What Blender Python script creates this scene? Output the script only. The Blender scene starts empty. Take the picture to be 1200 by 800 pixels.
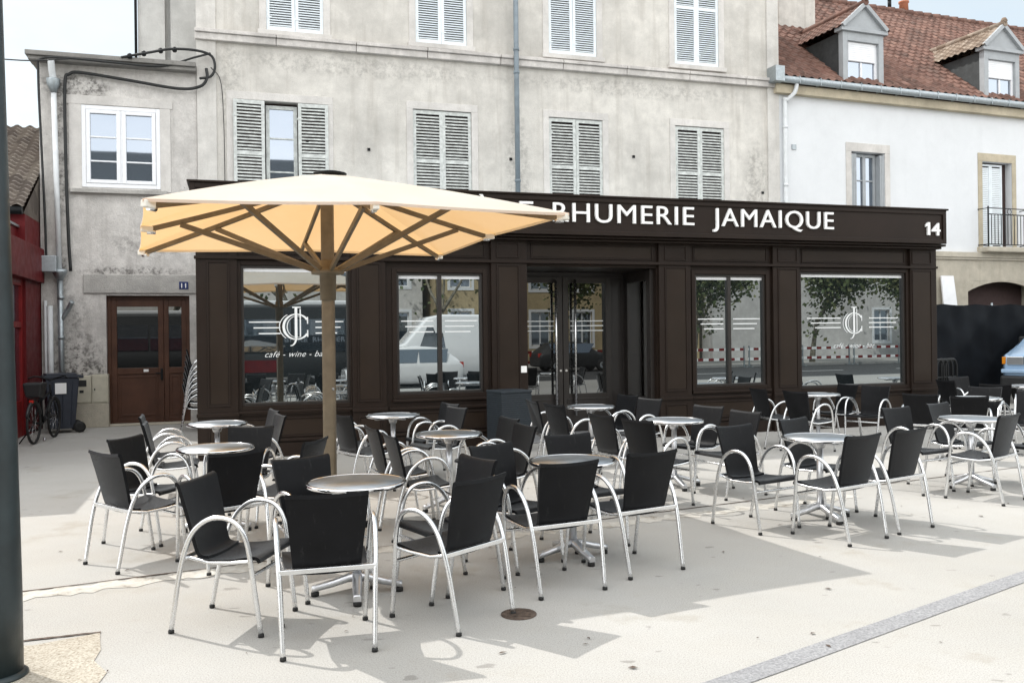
import bpy, bmesh, math, random
from mathutils import Vector, Matrix
R = math.radians
random.seed(7)
scene = bpy.context.scene
COL = scene.collection

# ------------------------------------------------------------------ helpers
class MB:
    """collects faces and links them as ONE mesh object"""
    def __init__(self): self.v=[]; self.f=[]; self.m=[]; self.s=[]
    def face(self, pts, m=0, s=False):
        n=len(self.v); self.v+= [tuple(p) for p in pts]; self.f.append(tuple(range(n,n+len(pts)))); self.m.append(m); self.s.append(s)
    def raw(self, vs, fs, m=0, s=False):
        n=len(self.v); self.v+=[tuple(p) for p in vs]
        for f in fs: self.f.append(tuple(n+i for i in f)); self.m.append(m); self.s.append(s)
    def box(self, x0,x1,y0,y1,z0,z1,m=0):
        vs=[(x0,y0,z0),(x1,y0,z0),(x1,y1,z0),(x0,y1,z0),(x0,y0,z1),(x1,y0,z1),(x1,y1,z1),(x0,y1,z1)]
        self.raw(vs,[(0,3,2,1),(4,5,6,7),(0,1,5,4),(1,2,6,5),(2,3,7,6),(3,0,4,7)],m)
    def hexa(self, lo, hi, m=0):
        """lo, hi: four points each, same order (counter-clockwise from above)"""
        self.raw(list(lo)+list(hi),[(3,2,1,0),(4,5,6,7),(0,1,5,4),(1,2,6,5),(2,3,7,6),(3,0,4,7)],m)
    def bar(self, a, b, w, h, m=0, up=(0,0,1)):
        a=Vector(a); b=Vector(b); d=(b-a).normalized(); u=Vector(up)
        if abs(d.dot(u))>.98: u=Vector((1,0,0))
        x=d.cross(u).normalized()*w/2; y=x.cross(d).normalized()*h/2
        lo=[a-x-y,a+x-y,a+x+y,a-x+y]; hi=[p+(b-a) for p in lo]
        self.raw(lo+hi,[(0,1,2,3),(7,6,5,4),(4,5,1,0),(5,6,2,1),(6,7,3,2),(7,4,0,3)],m)
    def tube(self, path, r, n=8, m=0, caps=True, oval=1.0, side=None, closed=False):
        P=[Vector(p) for p in path]; k=len(P); rings=[]
        prev=None
        for i,p in enumerate(P):
            if closed: t=(P[(i+1)%k]-P[i-1]).normalized()
            else: t=(P[min(i+1,k-1)]-P[max(i-1,0)]).normalized()
            if side is not None: u=Vector(side)
            else: u=prev if prev is not None else (Vector((0,0,1)) if abs(t.z)<.9 else Vector((1,0,0)))
            u=(u-t*u.dot(t)).normalized(); prev=u; w=t.cross(u)
            rr=r[i] if isinstance(r,(list,tuple)) else r
            rings.append([p+u*(math.cos(a)*rr*oval)+w*(math.sin(a)*rr) for a in [2*math.pi*j/n for j in range(n)]])
        b=len(self.v)
        for ring in rings: self.v+=[tuple(q) for q in ring]
        for i in range(k if closed else k-1):
            i2=(i+1)%k
            for j in range(n):
                self.f.append((b+i*n+j,b+i*n+(j+1)%n,b+i2*n+(j+1)%n,b+i2*n+j)); self.m.append(m); self.s.append(True)
        if caps and not closed:
            self.f.append(tuple(b+j for j in range(n))[::-1]); self.m.append(m); self.s.append(False)
            self.f.append(tuple(b+(k-1)*n+j for j in range(n))); self.m.append(m); self.s.append(False)
    def lathe(self, prof, n=24, c=(0,0,0), m=0, smooth=True):
        b=len(self.v); k=len(prof)
        for (r,z) in prof:
            for j in range(n):
                a=2*math.pi*j/n; self.v.append((c[0]+r*math.cos(a),c[1]+r*math.sin(a),c[2]+z))
        for i in range(k-1):
            for j in range(n):
                self.f.append((b+i*n+j,b+i*n+(j+1)%n,b+(i+1)*n+(j+1)%n,b+(i+1)*n+j)); self.m.append(m); self.s.append(smooth)
        self.f.append(tuple(b+j for j in range(n))[::-1]); self.m.append(m); self.s.append(False)
        self.f.append(tuple(b+(k-1)*n+j for j in range(n))); self.m.append(m); self.s.append(False)
    def grid(self, pts, m=0, s=True, flip=False):
        nr=len(pts); nc=len(pts[0]); b=len(self.v)
        for row in pts: self.v+=[tuple(p) for p in row]
        for i in range(nr-1):
            for j in range(nc-1):
                q=(b+i*nc+j,b+i*nc+j+1,b+(i+1)*nc+j+1,b+(i+1)*nc+j)
                self.f.append(q[::-1] if flip else q); self.m.append(m); self.s.append(s)
    def prism(self, poly, y0, y1, m=0):
        """poly: (x,z) points counter-clockwise seen from -y; extruded from y0 to y1"""
        n=len(poly); vs=[(x,y0,z) for x,z in poly]+[(x,y1,z) for x,z in poly]
        fs=[tuple(range(n)),tuple(range(2*n-1,n-1,-1))]+[(i+n,(i+1)%n+n,(i+1)%n,i) for i in range(n)]
        self.raw(vs,fs,m)
    def xf(self, M):
        self.v=[tuple(M@Vector(p)) for p in self.v]; return self
    def build(self, name, mats, parent=None, bevel=0, loc=None, rotz=0, subsurf=0, seg=2):
        me=bpy.data.meshes.new(name); me.from_pydata(self.v,[],self.f)
        if not isinstance(mats,(list,tuple)): mats=[mats]
        for m in mats: me.materials.append(m)
        me.polygons.foreach_set('material_index',self.m); me.polygons.foreach_set('use_smooth',self.s); me.update()
        o=bpy.data.objects.new(name,me); COL.objects.link(o)
        if parent: o.parent=parent
        if loc is not None: o.location=loc
        o.rotation_euler=(0,0,rotz)
        if bevel:
            b=o.modifiers.new('bevel','BEVEL'); b.width=bevel; b.segments=seg; b.limit_method='ANGLE'; b.angle_limit=R(40)
        if subsurf:
            s=o.modifiers.new('sub','SUBSURF'); s.levels=s.render_levels=subsurf
        return o

def spline(pts, n=6):
    P=[Vector(p) for p in pts]; out=[]
    for i in range(len(P)-1):
        p0=P[i-1] if i else 2*P[0]-P[1]; p1=P[i]; p2=P[i+1]; p3=P[i+2] if i+2<len(P) else 2*P[-1]-P[-2]
        for k in range(n):
            t=k/n; out.append(.5*((2*p1)+(p2-p0)*t+(2*p0-5*p1+4*p2-p3)*t*t+(3*p1-p0-3*p2+p3)*t**3))
    out.append(P[-1]); return out

def tag(o, label=None, cat=None, group=None, kind=None):
    if label: o['label']=label
    if cat: o['category']=cat
    if group: o['group']=group
    if kind: o['kind']=kind
    return o
def thing(name, label, cat, loc=(0,0,0), rotz=0, group=None):
    o=bpy.data.objects.new(name,None); COL.objects.link(o); o.location=loc; o.rotation_euler=(0,0,rotz)
    o.empty_display_size=.1
    return tag(o,label,cat,group)
def kids(o): return list(o.children)
def dup(root, loc, rotz, label, group=None):
    r=root.copy(); COL.objects.link(r); r.location=loc; r.rotation_euler=(0,0,rotz); r['label']=label
    if group: r['group']=group
    for ch in kids(root):
        c=ch.copy(); COL.objects.link(c); c.parent=r
        for g in kids(ch):
            d=g.copy(); COL.objects.link(d); d.parent=c
    return r

# ------------------------------------------------------------------ materials
def srgb(r,g,b):
    f=lambda c:(c/255/12.92) if c/255<=.04045 else ((c/255+.055)/1.055)**2.4
    return (f(r),f(g),f(b),1)
def C4(c): return (c[0],c[1],c[2],1)
def newmat(name):
    m=bpy.data.materials.new(name); m.use_nodes=True; nt=m.node_tree; nt.nodes.clear()
    out=nt.nodes.new('ShaderNodeOutputMaterial'); b=nt.nodes.new('ShaderNodeBsdfPrincipled')
    nt.links.new(b.outputs[0],out.inputs[0]); return m,nt,b,out
def coords(nt, scale=(1,1,1), obj=True):
    tc=nt.nodes.new('ShaderNodeTexCoord'); mp=nt.nodes.new('ShaderNodeMapping'); mp.inputs['Scale'].default_value=scale
    nt.links.new(tc.outputs['Object' if obj else 'Generated'],mp.inputs[0]); return mp.outputs[0]
def noise(nt, vec, scale, detail=4, rough=.55):
    n=nt.nodes.new('ShaderNodeTexNoise'); n.inputs['Scale'].default_value=scale; n.inputs['Detail'].default_value=detail; n.inputs['Roughness'].default_value=rough
    nt.links.new(vec,n.inputs['Vector']); return n.outputs['Fac']
def ramp(nt, fac, stops):
    r=nt.nodes.new('ShaderNodeValToRGB'); e=r.color_ramp.elements
    while len(e)<len(stops): e.new(.5)
    for i,(p,c) in enumerate(stops): e[i].position=p; e[i].color=c if len(c)==4 else C4(c)
    nt.links.new(fac,r.inputs[0]); return r.outputs[0]
def mixc(nt, fac, a, b, mode='MIX'):
    x=nt.nodes.new('ShaderNodeMix'); x.data_type='RGBA'; x.blend_type=mode
    def put(i,v):
        if hasattr(v,'links'): nt.links.new(v,x.inputs[i])
        else: x.inputs[i].default_value=v
    put(0,fac); put(6,a); put(7,b); return x.outputs[2]
def bump(nt, b, h, strength=.3, dist=.01):
    n=nt.nodes.new('ShaderNodeBump'); n.inputs['Strength'].default_value=strength; n.inputs['Distance'].default_value=dist
    nt.links.new(h,n.inputs['Height']); nt.links.new(n.outputs[0],b.inputs['Normal'])
def simple(name, col, rough=.5, metal=0, var=.12, vs=6, spec=.5, bmp=0, bs=200, coat=0):
    """colour with slight cloudy wear, so nothing is perfectly uniform"""
    m,nt,b,out=newmat(name); v=coords(nt); n=noise(nt,v,vs,5,.6)
    lo=tuple(c*(1-var) for c in col[:3]); hi=tuple(min(1,c*(1+var)) for c in col[:3])
    nt.links.new(ramp(nt,n,[(.3,lo),(.7,hi)]),b.inputs['Base Color'])
    r=nt.nodes.new('ShaderNodeMapRange'); r.inputs[1].default_value=.3; r.inputs[2].default_value=.7
    r.inputs[3].default_value=max(.02,rough-.07); r.inputs[4].default_value=min(1,rough+.07)
    nt.links.new(noise(nt,v,vs*2.3,3),r.inputs[0]); nt.links.new(r.outputs[0],b.inputs['Roughness'])
    b.inputs['Metallic'].default_value=metal; b.inputs['Specular IOR Level'].default_value=spec; b.inputs['Coat Weight'].default_value=coat
    if bmp: bump(nt,b,noise(nt,v,bs,3),bmp,.004)
    return m

def plaster(name, base, dark, streak=.5, spots=.3, sc=1.0, bmp=.35, cl=1.0, stains=()):
    """old render: cloudy tone, rain streaks running down, black speckled damp spots"""
    m,nt,b,out=newmat(name); v=coords(nt)
    big=noise(nt,v,.55*sc,7,.68); mid=noise(nt,v,3.2*sc,6,.65); fine=noise(nt,v,45,4,.6)
    vs=coords(nt,(2.6,2.6,.22)); st=noise(nt,vs,1.6,6,.62)
    c=ramp(nt,big,[(.34,tuple(x*(1-.28*cl) for x in base)),(.5,base),(.66,tuple(min(1,x*(1+.14*cl)) for x in base))])
    c=mixc(nt,ramp(nt,mid,[(.38,(0,0,0)),(.68,(.6*cl,.6*cl,.6*cl))]),c,C4(tuple(x*.74 for x in base)))
    c=mixc(nt,ramp(nt,st,[(.52,(0,0,0)),(.78,(streak,streak,streak))]),c,C4(dark))
    sp=noise(nt,v,9*sc,8,.72); 
    c=mixc(nt,ramp(nt,sp,[(.64,(0,0,0)),(.72,(spots,spots,spots))]),c,C4(tuple(x*.45 for x in dark)))
    c=mixc(nt,ramp(nt,fine,[(.3,(.16,.16,.16)),(.6,(0,0,0))]),c,C4(dark))
    for (px,py,pz,rx,rz,amt) in stains:
        mp=nt.nodes.new('ShaderNodeMapping'); mp.vector_type='POINT'; mp.inputs['Scale'].default_value=(1/rx,.5,1/rz); mp.inputs['Location'].default_value=(-px/rx,-py*.5,-pz/rz)
        nt.links.new(coords(nt),mp.inputs[0]); g=nt.nodes.new('ShaderNodeTexGradient'); g.gradient_type='SPHERICAL'; nt.links.new(mp.outputs[0],g.inputs[0])
        mu=nt.nodes.new('ShaderNodeMath'); mu.operation='MULTIPLY'; nt.links.new(ramp(nt,g.outputs['Fac'],[(0,(0,0,0)),(.45,(1,1,1))]),mu.inputs[0])
        nt.links.new(ramp(nt,noise(nt,v,7,9,.78),[(.46,(0,0,0)),(.58,(amt,amt,amt))]),mu.inputs[1]); c=mixc(nt,mu.outputs[0],c,(.06,.055,.05,1))
    nt.links.new(c,b.inputs['Base Color']); b.inputs['Roughness'].default_value=.92; b.inputs['Specular IOR Level'].default_value=.2
    h=nt.nodes.new('ShaderNodeMath'); h.operation='ADD'; nt.links.new(mid,h.inputs[0]); nt.links.new(fine,h.inputs[1]); bump(nt,b,h.outputs[0],bmp,.02)
    return m

def glass(name, refl=.42, tint=(.86,.93,.95), dark=(.012,.016,.018), rough=.0, wav=.0):
    """dark shop glass: a mirror-like coating over a dim interior"""
    m,nt,b,out=newmat(name); b.inputs['Base Color'].default_value=C4(dark); b.inputs['Roughness'].default_value=.3; b.inputs['Specular IOR Level'].default_value=.0
    g=nt.nodes.new('ShaderNodeBsdfGlossy'); g.inputs['Roughness'].default_value=rough; g.inputs['Color'].default_value=C4(tint)
    mx=nt.nodes.new('ShaderNodeMixShader'); f=nt.nodes.new('ShaderNodeFresnel'); f.inputs['IOR'].default_value=1.5
    a=nt.nodes.new('ShaderNodeMath'); a.operation='ADD'; a.use_clamp=True; a.inputs[1].default_value=refl; nt.links.new(f.outputs[0],a.inputs[0])
    nt.links.new(a.outputs[0],mx.inputs[0]); nt.links.new(b.outputs[0],mx.inputs[1]); nt.links.new(g.outputs[0],mx.inputs[2]); nt.links.new(mx.outputs[0],out.inputs[0])
    if wav:
        v=coords(nt); n=noise(nt,v,1.1,2); bp=nt.nodes.new('ShaderNodeBump'); bp.inputs['Strength'].default_value=wav; bp.inputs['Distance'].default_value=.02
        nt.links.new(n,bp.inputs['Height']); nt.links.new(bp.outputs[0],g.inputs['Normal'])
    return m

def metal(name, col, rough, brushed=0):
    m,nt,b,out=newmat(name); v=coords(nt); n=noise(nt,v,14,4)
    b.inputs['Metallic'].default_value=1; nt.links.new(ramp(nt,n,[(.3,tuple(c*.88 for c in col)),(.7,col)]),b.inputs['Base Color'])
    r=nt.nodes.new('ShaderNodeMapRange'); r.inputs[1].default_value=.3; r.inputs[2].default_value=.7; r.inputs[3].default_value=rough*.7; r.inputs[4].default_value=rough*1.35
    nt.links.new(noise(nt,v,22,5,.7),r.inputs[0]); nt.links.new(r.outputs[0],b.inputs['Roughness'])
    if brushed: bump(nt,b,noise(nt,coords(nt,(1,1,1)),120,4),brushed,.001)
    return m

M={}
M['main_wall']=plaster('grey_old_render',(.64,.615,.57),(.34,.31,.27),.6,.5,1,.4,1.1,[(3.2,0,7.25,3.4,.28,.28),(9.3,0,7.25,3.6,.25,.28),(6.6,0,5.2,.35,1.8,.3),(12.6,0,5.2,.4,1.2,.35),(.6,0,6.6,.3,1.2,.3)])
M['string_stone']=plaster('mildewed_string_course',(.62,.59,.56),(.22,.2,.18),.4,1.0,2.2,.4,1.1)
M['annex_wall']=plaster('stained_annex_render',(.62,.595,.565),(.22,.2,.18),.5,.9,1.5,.6,1.25,[(.62,0,6.45,.75,.32,.8),(.38,0,5.2,.16,1.6,.7),(.55,0,1.25,.6,.75,.75),(.9,0,.98,.9,.25,.8),(.35,0,3.0,.14,.6,.7),(1.6,0,2.95,1.1,.14,.7),(2.5,0,4.2,.35,.4,.5),(.5,0,2.2,.35,.4,.5),(1.9,0,3.5,.9,.3,.4)])
M['white_wall']=plaster('white_render',(.71,.725,.74),(.57,.58,.59),.2,.08,1,.10,.22)
M['pale_wall']=plaster('pale_gable_render',(.6,.6,.585),(.4,.4,.38),.4,.2)
M['stone']=plaster('pale_dressed_stone',(.66,.635,.605),(.38,.35,.31),.4,.4,1.4,.35,.8)
M['quoin']=plaster('grey_corner_render',(.63,.61,.575),(.36,.33,.3),.5,.4)
M['lintel_stone']=plaster('dirty_lintel_stone',(.44,.425,.4),(.13,.12,.11),.3,1.0,1.6,.6)
M['tan_stone']=plaster('tan_window_stone',(.5,.44,.33),(.3,.26,.2),.3,.2,1.4)
M['lower_stone']=plaster('cream_ground_floor_stone',(.5,.46,.38),(.26,.22,.17),.4,.5,1.2,.6)
M['brown']=simple('dark_brown_paint',(.019,.0125,.0095),.42,0,.16,1.5,.18,.05,60)
M['brown_panel']=simple('dark_brown_panel',(.023,.0155,.011),.4,0,.16,1.5,.2)
M['frame_dark']=simple('dark_window_frame',(.022,.018,.016),.38)
M['letter_white']=simple('white_sign_letters',(.86,.86,.85),.4,0,.03)
M['decal_white']=simple('white_window_vinyl',(.8,.82,.82),.5,0,.02)
M['pane']=glass('shop_glass',.36)
M['pane_dark']=glass('door_glass',.16,(.9,.93,.93),(.008,.008,.008))
M['pane_house']=glass('house_glass',.33,(.8,.88,1),(.03,.04,.05),.02,.02)
M['steel']=metal('brushed_steel',(.8,.8,.8),.25)
M['alu']=metal('anodised_aluminium',(.80,.81,.82),.27)
M['chrome']=metal('polished_rim',(.86,.86,.87),.12)
M['caste']=metal('cast_aluminium',(.72,.73,.75),.38)
M['zinc']=metal('old_zinc',(.42,.46,.48),.55)
M['rubber']=simple('black_rubber',(.012,.012,.012),.7)
M['pvc']=simple('white_pvc',(.78,.79,.81),.35,0,.04)
M['shutter_grey']=simple('weathered_grey_shutter_paint',(.54,.56,.54),.7,0,.28,9)
M['shutter_white']=simple('pale_blue_white_shutter_paint',(.72,.77,.80),.6,0,.08,6)
M['dark_void']=simple('dark_room',(.05,.03,.028),.9)
M['pipe_grey']=simple('blue_grey_pipe_paint',(.19,.23,.26),.5,0,.2,5)
M['pipe_white']=simple('white_pipe',(.66,.68,.69),.5,0,.1)
M['door_brown']=simple('brown_door_paint',(.075,.034,.021),.42,0,.25,3,.25)
M['red']=simple('dark_red_shop_paint',(.115,.009,.011),.5,0,.22,3,.18)
M['red_frame']=simple('bright_red_frame_paint',(.19,.013,.013),.45,0,.18,4,.2)
M['cable']=simple('black_cable',(.012,.013,.013),.6)
M['cream']=simple('cream_cabinet_plastic',(.5,.47,.38),.55,0,.15,4)
M['bin']=simple('navy_bin_plastic',(.024,.03,.045),.5,0,.15,4)
M['enamel']=simple('blue_enamel',(.015,.03,.12),.3)
M['post']=simple('dark_green_grey_paint',(.016,.025,.028),.42,0,.3,7,.5,.1,80)
M['pole']=simple('brown_lacquered_wood',(.155,.125,.085),.5,0,.2,8,.3)
M['rattan']=simple('blue_grey_woven_resin',(.026,.033,.04),.55,0,.25,60,.25,.6,160)
M['slate']=simple('dark_slate_cladding',(.045,.05,.052),.6,0,.3,5,.4)
M['dormer']=simple('grey_dormer_paint',(.34,.36,.375),.55,0,.1,4)
M['terracotta']=simple('terracotta_pot',(.42,.16,.09),.8,0,.2)
M['iron']=simple('black_iron',(.008,.009,.010),.5,0,.2,8,.22)
M['pocket']=simple('cream_webbing',(.72,.69,.62),.85,0,.1,8,.1)
M['van_blue']=simple('pale_blue_van_paint',(.36,.52,.72),.22,0,.04,3,.5,0,1,1)
M['white_car']=simple('white_car_paint',(.8,.8,.8),.2,0,.03,3,.5,0,1,1)
M['dark_plastic']=simple('dark_plastic',(.02,.021,.022),.5)
M['lamp_glass']=glass('headlamp_glass',.35,(.95,.95,.95),(.35,.36,.37),.08)
M['red_lens']=simple('red_lens',(.5,.02,.01),.15)
M['amber_lens']=simple('amber_lens',(.7,.25,.02),.15)
M['bark']=simple('mottled_bark',(.2,.18,.14),.9,0,.5,6,.2,.5,30)
M['rust']=simple('rusty_iron',(.105,.078,.062),.85,.3,.5,30,.4,.8,120)

def fabric(name, col):
    m,nt,b,out=newmat(name); v=coords(nt)
    w=nt.nodes.new('ShaderNodeTexWave'); w.inputs['Scale'].default_value=190; w.bands_direction='Z'; nt.links.new(v,w.inputs['Vector'])
    w2=nt.nodes.new('ShaderNodeTexWave'); w2.inputs['Scale'].default_value=190; w2.bands_direction='Y'; nt.links.new(v,w2.inputs['Vector'])
    n=noise(nt,v,5,5,.65); st=noise(nt,coords(nt,(9,9,1.2)),3,5,.7)
    c=ramp(nt,n,[(.3,tuple(x*.75 for x in col)),(.7,tuple(x*1.3 for x in col))])
    c=mixc(nt,ramp(nt,st,[(.60,(0,0,0)),(.70,(.10,.10,.10))]),c,(.16,.16,.155,1))
    nt.links.new(c,b.inputs['Base Color']); b.inputs['Roughness'].default_value=.45; b.inputs['Specular IOR Level'].default_value=.14; b.inputs['Sheen Weight'].default_value=.30; b.inputs['Sheen Roughness'].default_value=.3; b.inputs['Sheen Tint'].default_value=(.8,.85,.9,1)
    a=nt.nodes.new('ShaderNodeMath'); a.operation='MULTIPLY'; nt.links.new(w.outputs['Fac'],a.inputs[0]); nt.links.new(w2.outputs['Fac'],a.inputs[1]); bump(nt,b,a.outputs[0],.25,.002)
    return m
M['mesh_fabric']=fabric('black_mesh_fabric',(.0048,.005,.006))

def tabletop_mat():
    m,nt,b,out=newmat('worn_steel_tabletop'); v=coords(nt)
    b.inputs['Metallic'].default_value=1
    n=noise(nt,v,6,6,.65); sc=noise(nt,coords(nt,(3,30,1)),9,5,.7)
    c=ramp(nt,n,[(.3,(.30,.325,.35)),(.7,(.44,.47,.5))]); nt.links.new(c,b.inputs['Base Color'])
    r=nt.nodes.new('ShaderNodeMapRange'); r.inputs[1].default_value=.3; r.inputs[2].default_value=.7; r.inputs[3].default_value=.32; r.inputs[4].default_value=.55
    nt.links.new(sc,r.inputs[0]); nt.links.new(r.outputs[0],b.inputs['Roughness']); return m
M['tabletop']=tabletop_mat()

def canopy_mat():
    m,nt,b,out=newmat('cream_parasol_cloth'); v=coords(nt)
    n=noise(nt,v,1.6,5,.6); col=ramp(nt,n,[(.3,(.75,.71,.63)),(.7,(.83,.80,.73))])
    nt.links.new(col,b.inputs['Base Color']); b.inputs['Roughness'].default_value=.9; b.inputs['Specular IOR Level'].default_value=.1
    t=nt.nodes.new('ShaderNodeBsdfTranslucent'); t.inputs['Color'].default_value=(.74,.43,.165,1)
    mx=nt.nodes.new('ShaderNodeMixShader'); mx.inputs[0].default_value=.46
    nt.links.new(b.outputs[0],mx.inputs[1]); nt.links.new(t.outputs[0],mx.inputs[2]); nt.links.new(mx.outputs[0],out.inputs[0])
    w=nt.nodes.new('ShaderNodeTexNoise'); w.inputs['Scale'].default_value=3; nt.links.new(v,w.inputs['Vector']); bump(nt,b,w.outputs['Fac'],.2,.02)
    return m
M['canopy']=canopy_mat()

def tile_mat(name,c1,c2,c3):
    m,nt,b,out=newmat(name); v=coords(nt)
    vo=nt.nodes.new('ShaderNodeTexVoronoi'); vo.inputs['Scale'].default_value=1; nt.links.new(coords(nt,(5,3.2,3.2)),vo.inputs['Vector'])
    sp=nt.nodes.new('ShaderNodeSeparateColor'); nt.links.new(vo.outputs['Color'],sp.inputs[0])
    c=ramp(nt,sp.outputs[0],[(0,c1),(.5,c2),(1,c3)])
    n=noise(nt,v,2.5,6,.7); c=mixc(nt,ramp(nt,n,[(.45,(0,0,0)),(.75,(.6,.6,.6))]),c,(.08,.065,.055,1))
    nt.links.new(c,b.inputs['Base Color']); b.inputs['Roughness'].default_value=.85; bump(nt,b,noise(nt,v,40,4),.3,.01); return m
M['tile']=tile_mat('brown_clay_tiles',(.10,.05,.036),(.155,.078,.058),(.22,.12,.09))
M['tile_left']=tile_mat('dull_brown_tiles',(.07,.055,.045),(.115,.092,.075),(.16,.135,.11))
M['cornice']=plaster('blackened_cornice',(.26,.25,.235),(.08,.075,.07),.6,.9,2)
M['tile_old']=tile_mat('weathered_pale_tiles',(.17,.12,.085),(.26,.20,.15),(.33,.27,.215))

def ground_mat():
    m,nt,b,out=newmat('pale_cast_concrete'); v=coords(nt)
    base=ramp(nt,noise(nt,v,.28,6,.6),[(.3,(.34,.330,.308)),(.55,(.415,.405,.385)),(.75,(.47,.46,.44))])
    mid=noise(nt,v,2.2,6,.65); base=mixc(nt,ramp(nt,mid,[(.4,(0,0,0)),(.75,(.35,.35,.35))]),base,(.38,.355,.31,1))
    agg=noise(nt,v,130,4,.75); base=mixc(nt,ramp(nt,agg,[(.36,(.75,.75,.75)),(.5,(0,0,0))]),base,(.22,.205,.18,1))
    base=mixc(nt,ramp(nt,agg,[(.55,(0,0,0)),(.72,(.4,.4,.4))]),base,(.72,.70,.66,1))
    spot=noise(nt,coords(nt,(1,1.6,1)),4.5,2,.5); base=mixc(nt,ramp(nt,spot,[(.69,(0,0,0)),(.73,(.55,.55,.55))]),base,(.17,.16,.145,1))
    st=noise(nt,v,1.1,5,.7); base=mixc(nt,ramp(nt,st,[(.58,(0,0,0)),(.68,(.45,.45,.45))]),base,(.30,.275,.23,1))
    nt.links.new(base,b.inputs['Base Color']); b.inputs['Roughness'].default_value=.9; b.inputs['Specular IOR Level'].default_value=.25
    h=nt.nodes.new('ShaderNodeMath'); h.operation='ADD'; nt.links.new(agg,h.inputs[0]); nt.links.new(noise(nt,v,6,6),h.inputs[1]); bump(nt,b,h.outputs[0],.4,.006)
    return m
M['ground']=ground_mat()
def aggregate(name,lo,hi,dark):  # speckled stone
    m,nt,b,out=newmat(name); v=coords(nt); a=noise(nt,v,70,4,.75)
    c=ramp(nt,a,[(.34,dark),(.5,lo),(.66,hi)]); c=mixc(nt,ramp(nt,noise(nt,v,3,5),[(.4,(0,0,0)),(.8,(.4,.4,.4))]),c,C4(dark))
    nt.links.new(c,b.inputs['Base Color']); b.inputs['Roughness'].default_value=.92; bump(nt,b,a,.8,.01); return m
M['granite']=aggregate('grey_granite_band',(.29,.29,.295),(.40,.40,.41),(.18,.18,.19))
M['patch']=aggregate('exposed_aggregate_patch',(.46,.42,.35),(.6,.56,.48),(.24,.20,.15))
M['asphalt']=aggregate('street_asphalt',(.055,.055,.057),(.085,.085,.085),(.03,.03,.03))
M['kerb']=aggregate('granite_kerb',(.33,.32,.31),(.45,.44,.42),(.2,.2,.2))
def seam_mat():
    m,nt,b,out=newmat('broken_mortar_seam'); v=coords(nt); n=noise(nt,v,5,8,.72)
    c=ramp(nt,n,[(.36,(.20,.175,.145)),(.44,(.42,.395,.35)),(.6,(.54,.52,.475))]); nt.links.new(c,b.inputs['Base Color']); b.inputs['Roughness'].default_value=.95
    bump(nt,b,n,.9,.03); return m
M['seam']=seam_mat()
def tarp_mat():
    m,nt,b,out=newmat('black_fence_sheet'); v=coords(nt); n=noise(nt,v,2,4)
    nt.links.new(ramp(nt,n,[(.3,(.0045,.0055,.0075)),(.7,(.009,.0115,.015))]),b.inputs['Base Color']); b.inputs['Roughness'].default_value=.72; b.inputs['Specular IOR Level'].default_value=.14
    w=nt.nodes.new('ShaderNodeTexBrick'); w.inputs['Scale'].default_value=9; w.offset=0; w.inputs['Mortar Size'].default_value=.04; w.inputs['Brick Width'].default_value=.5
    nt.links.new(v,w.inputs['Vector']); bump(nt,b,w.outputs['Fac'],.25,.004); return m
M['tarp']=tarp_mat()
def leaf_mat():
    m,nt,b,out=newmat('spring_leaves'); oi=nt.nodes.new('ShaderNodeNewGeometry')
    nt.links.new(ramp(nt,oi.outputs['Random Per Island'],[(0,(.05,.075,.02)),(.5,(.085,.11,.03)),(1,(.13,.13,.045))]),b.inputs['Base Color']); b.inputs['Roughness'].default_value=.6
    return m
M['leaf']=leaf_mat()

# ------------------------------------------------------------------ facade frame: s along the cafe front, d into the block, z up
TH=R(17.5); ORG=Vector((-4.2458,11.8267,0)); DX=Vector((math.cos(TH),math.sin(TH),0)); DY=Vector((-math.sin(TH),math.cos(TH),0))
def F(s,d,z=0): return ORG+DX*s+DY*d+Vector((0,0,z))

def wall_holes(mb, s0,s1,z0,z1, y, depth, holes, m=0, mr=None):
    """front skin at y with rectangular openings and reveals going depth inward"""
    mr=m if mr is None else mr
    xs=sorted({s0,s1,*[h[0] for h in holes],*[h[1] for h in holes]}); zs=sorted({z0,z1,*[h[2] for h in holes],*[h[3] for h in holes]})
    xs=[x for x in xs if s0<=x<=s1]; zs=[z for z in zs if z0<=z<=z1]
    for i in range(len(xs)-1):
        for j in range(len(zs)-1):
            cx=(xs[i]+xs[i+1])/2; cz=(zs[j]+zs[j+1])/2
            if any(h[0]<cx<h[1] and h[2]<cz<h[3] for h in holes): continue
            mb.face([(xs[i],y,zs[j]),(xs[i+1],y,zs[j]),(xs[i+1],y,zs[j+1]),(xs[i],y,zs[j+1])],m)
    for a,b,c,d in holes:
        Y=y+depth
        mb.face([(a,y,c),(a,y,d),(a,Y,d),(a,Y,c)],mr); mb.face([(b,y,c),(b,Y,c),(b,Y,d),(b,y,d)],mr)
        mb.face([(a,y,d),(b,y,d),(b,Y,d),(a,Y,d)],mr); mb.face([(a,y,c),(a,Y,c),(b,Y,c),(b,y,c)],mr)
def frame_rect(mb, s0,s1,z0,z1,y0,y1,w,m=0,wb=None,wt=None):
    wb=w if wb is None else wb; wt=w if wt is None else wt
    mb.box(s0,s0+w,y0,y1,z0,z1,m); mb.box(s1-w,s1,y0,y1,z0,z1,m); mb.box(s0+w,s1-w,y0,y1,z0,z0+wb,m); mb.box(s0+w,s1-w,y0,y1,z1-wt,z1,m)
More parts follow.
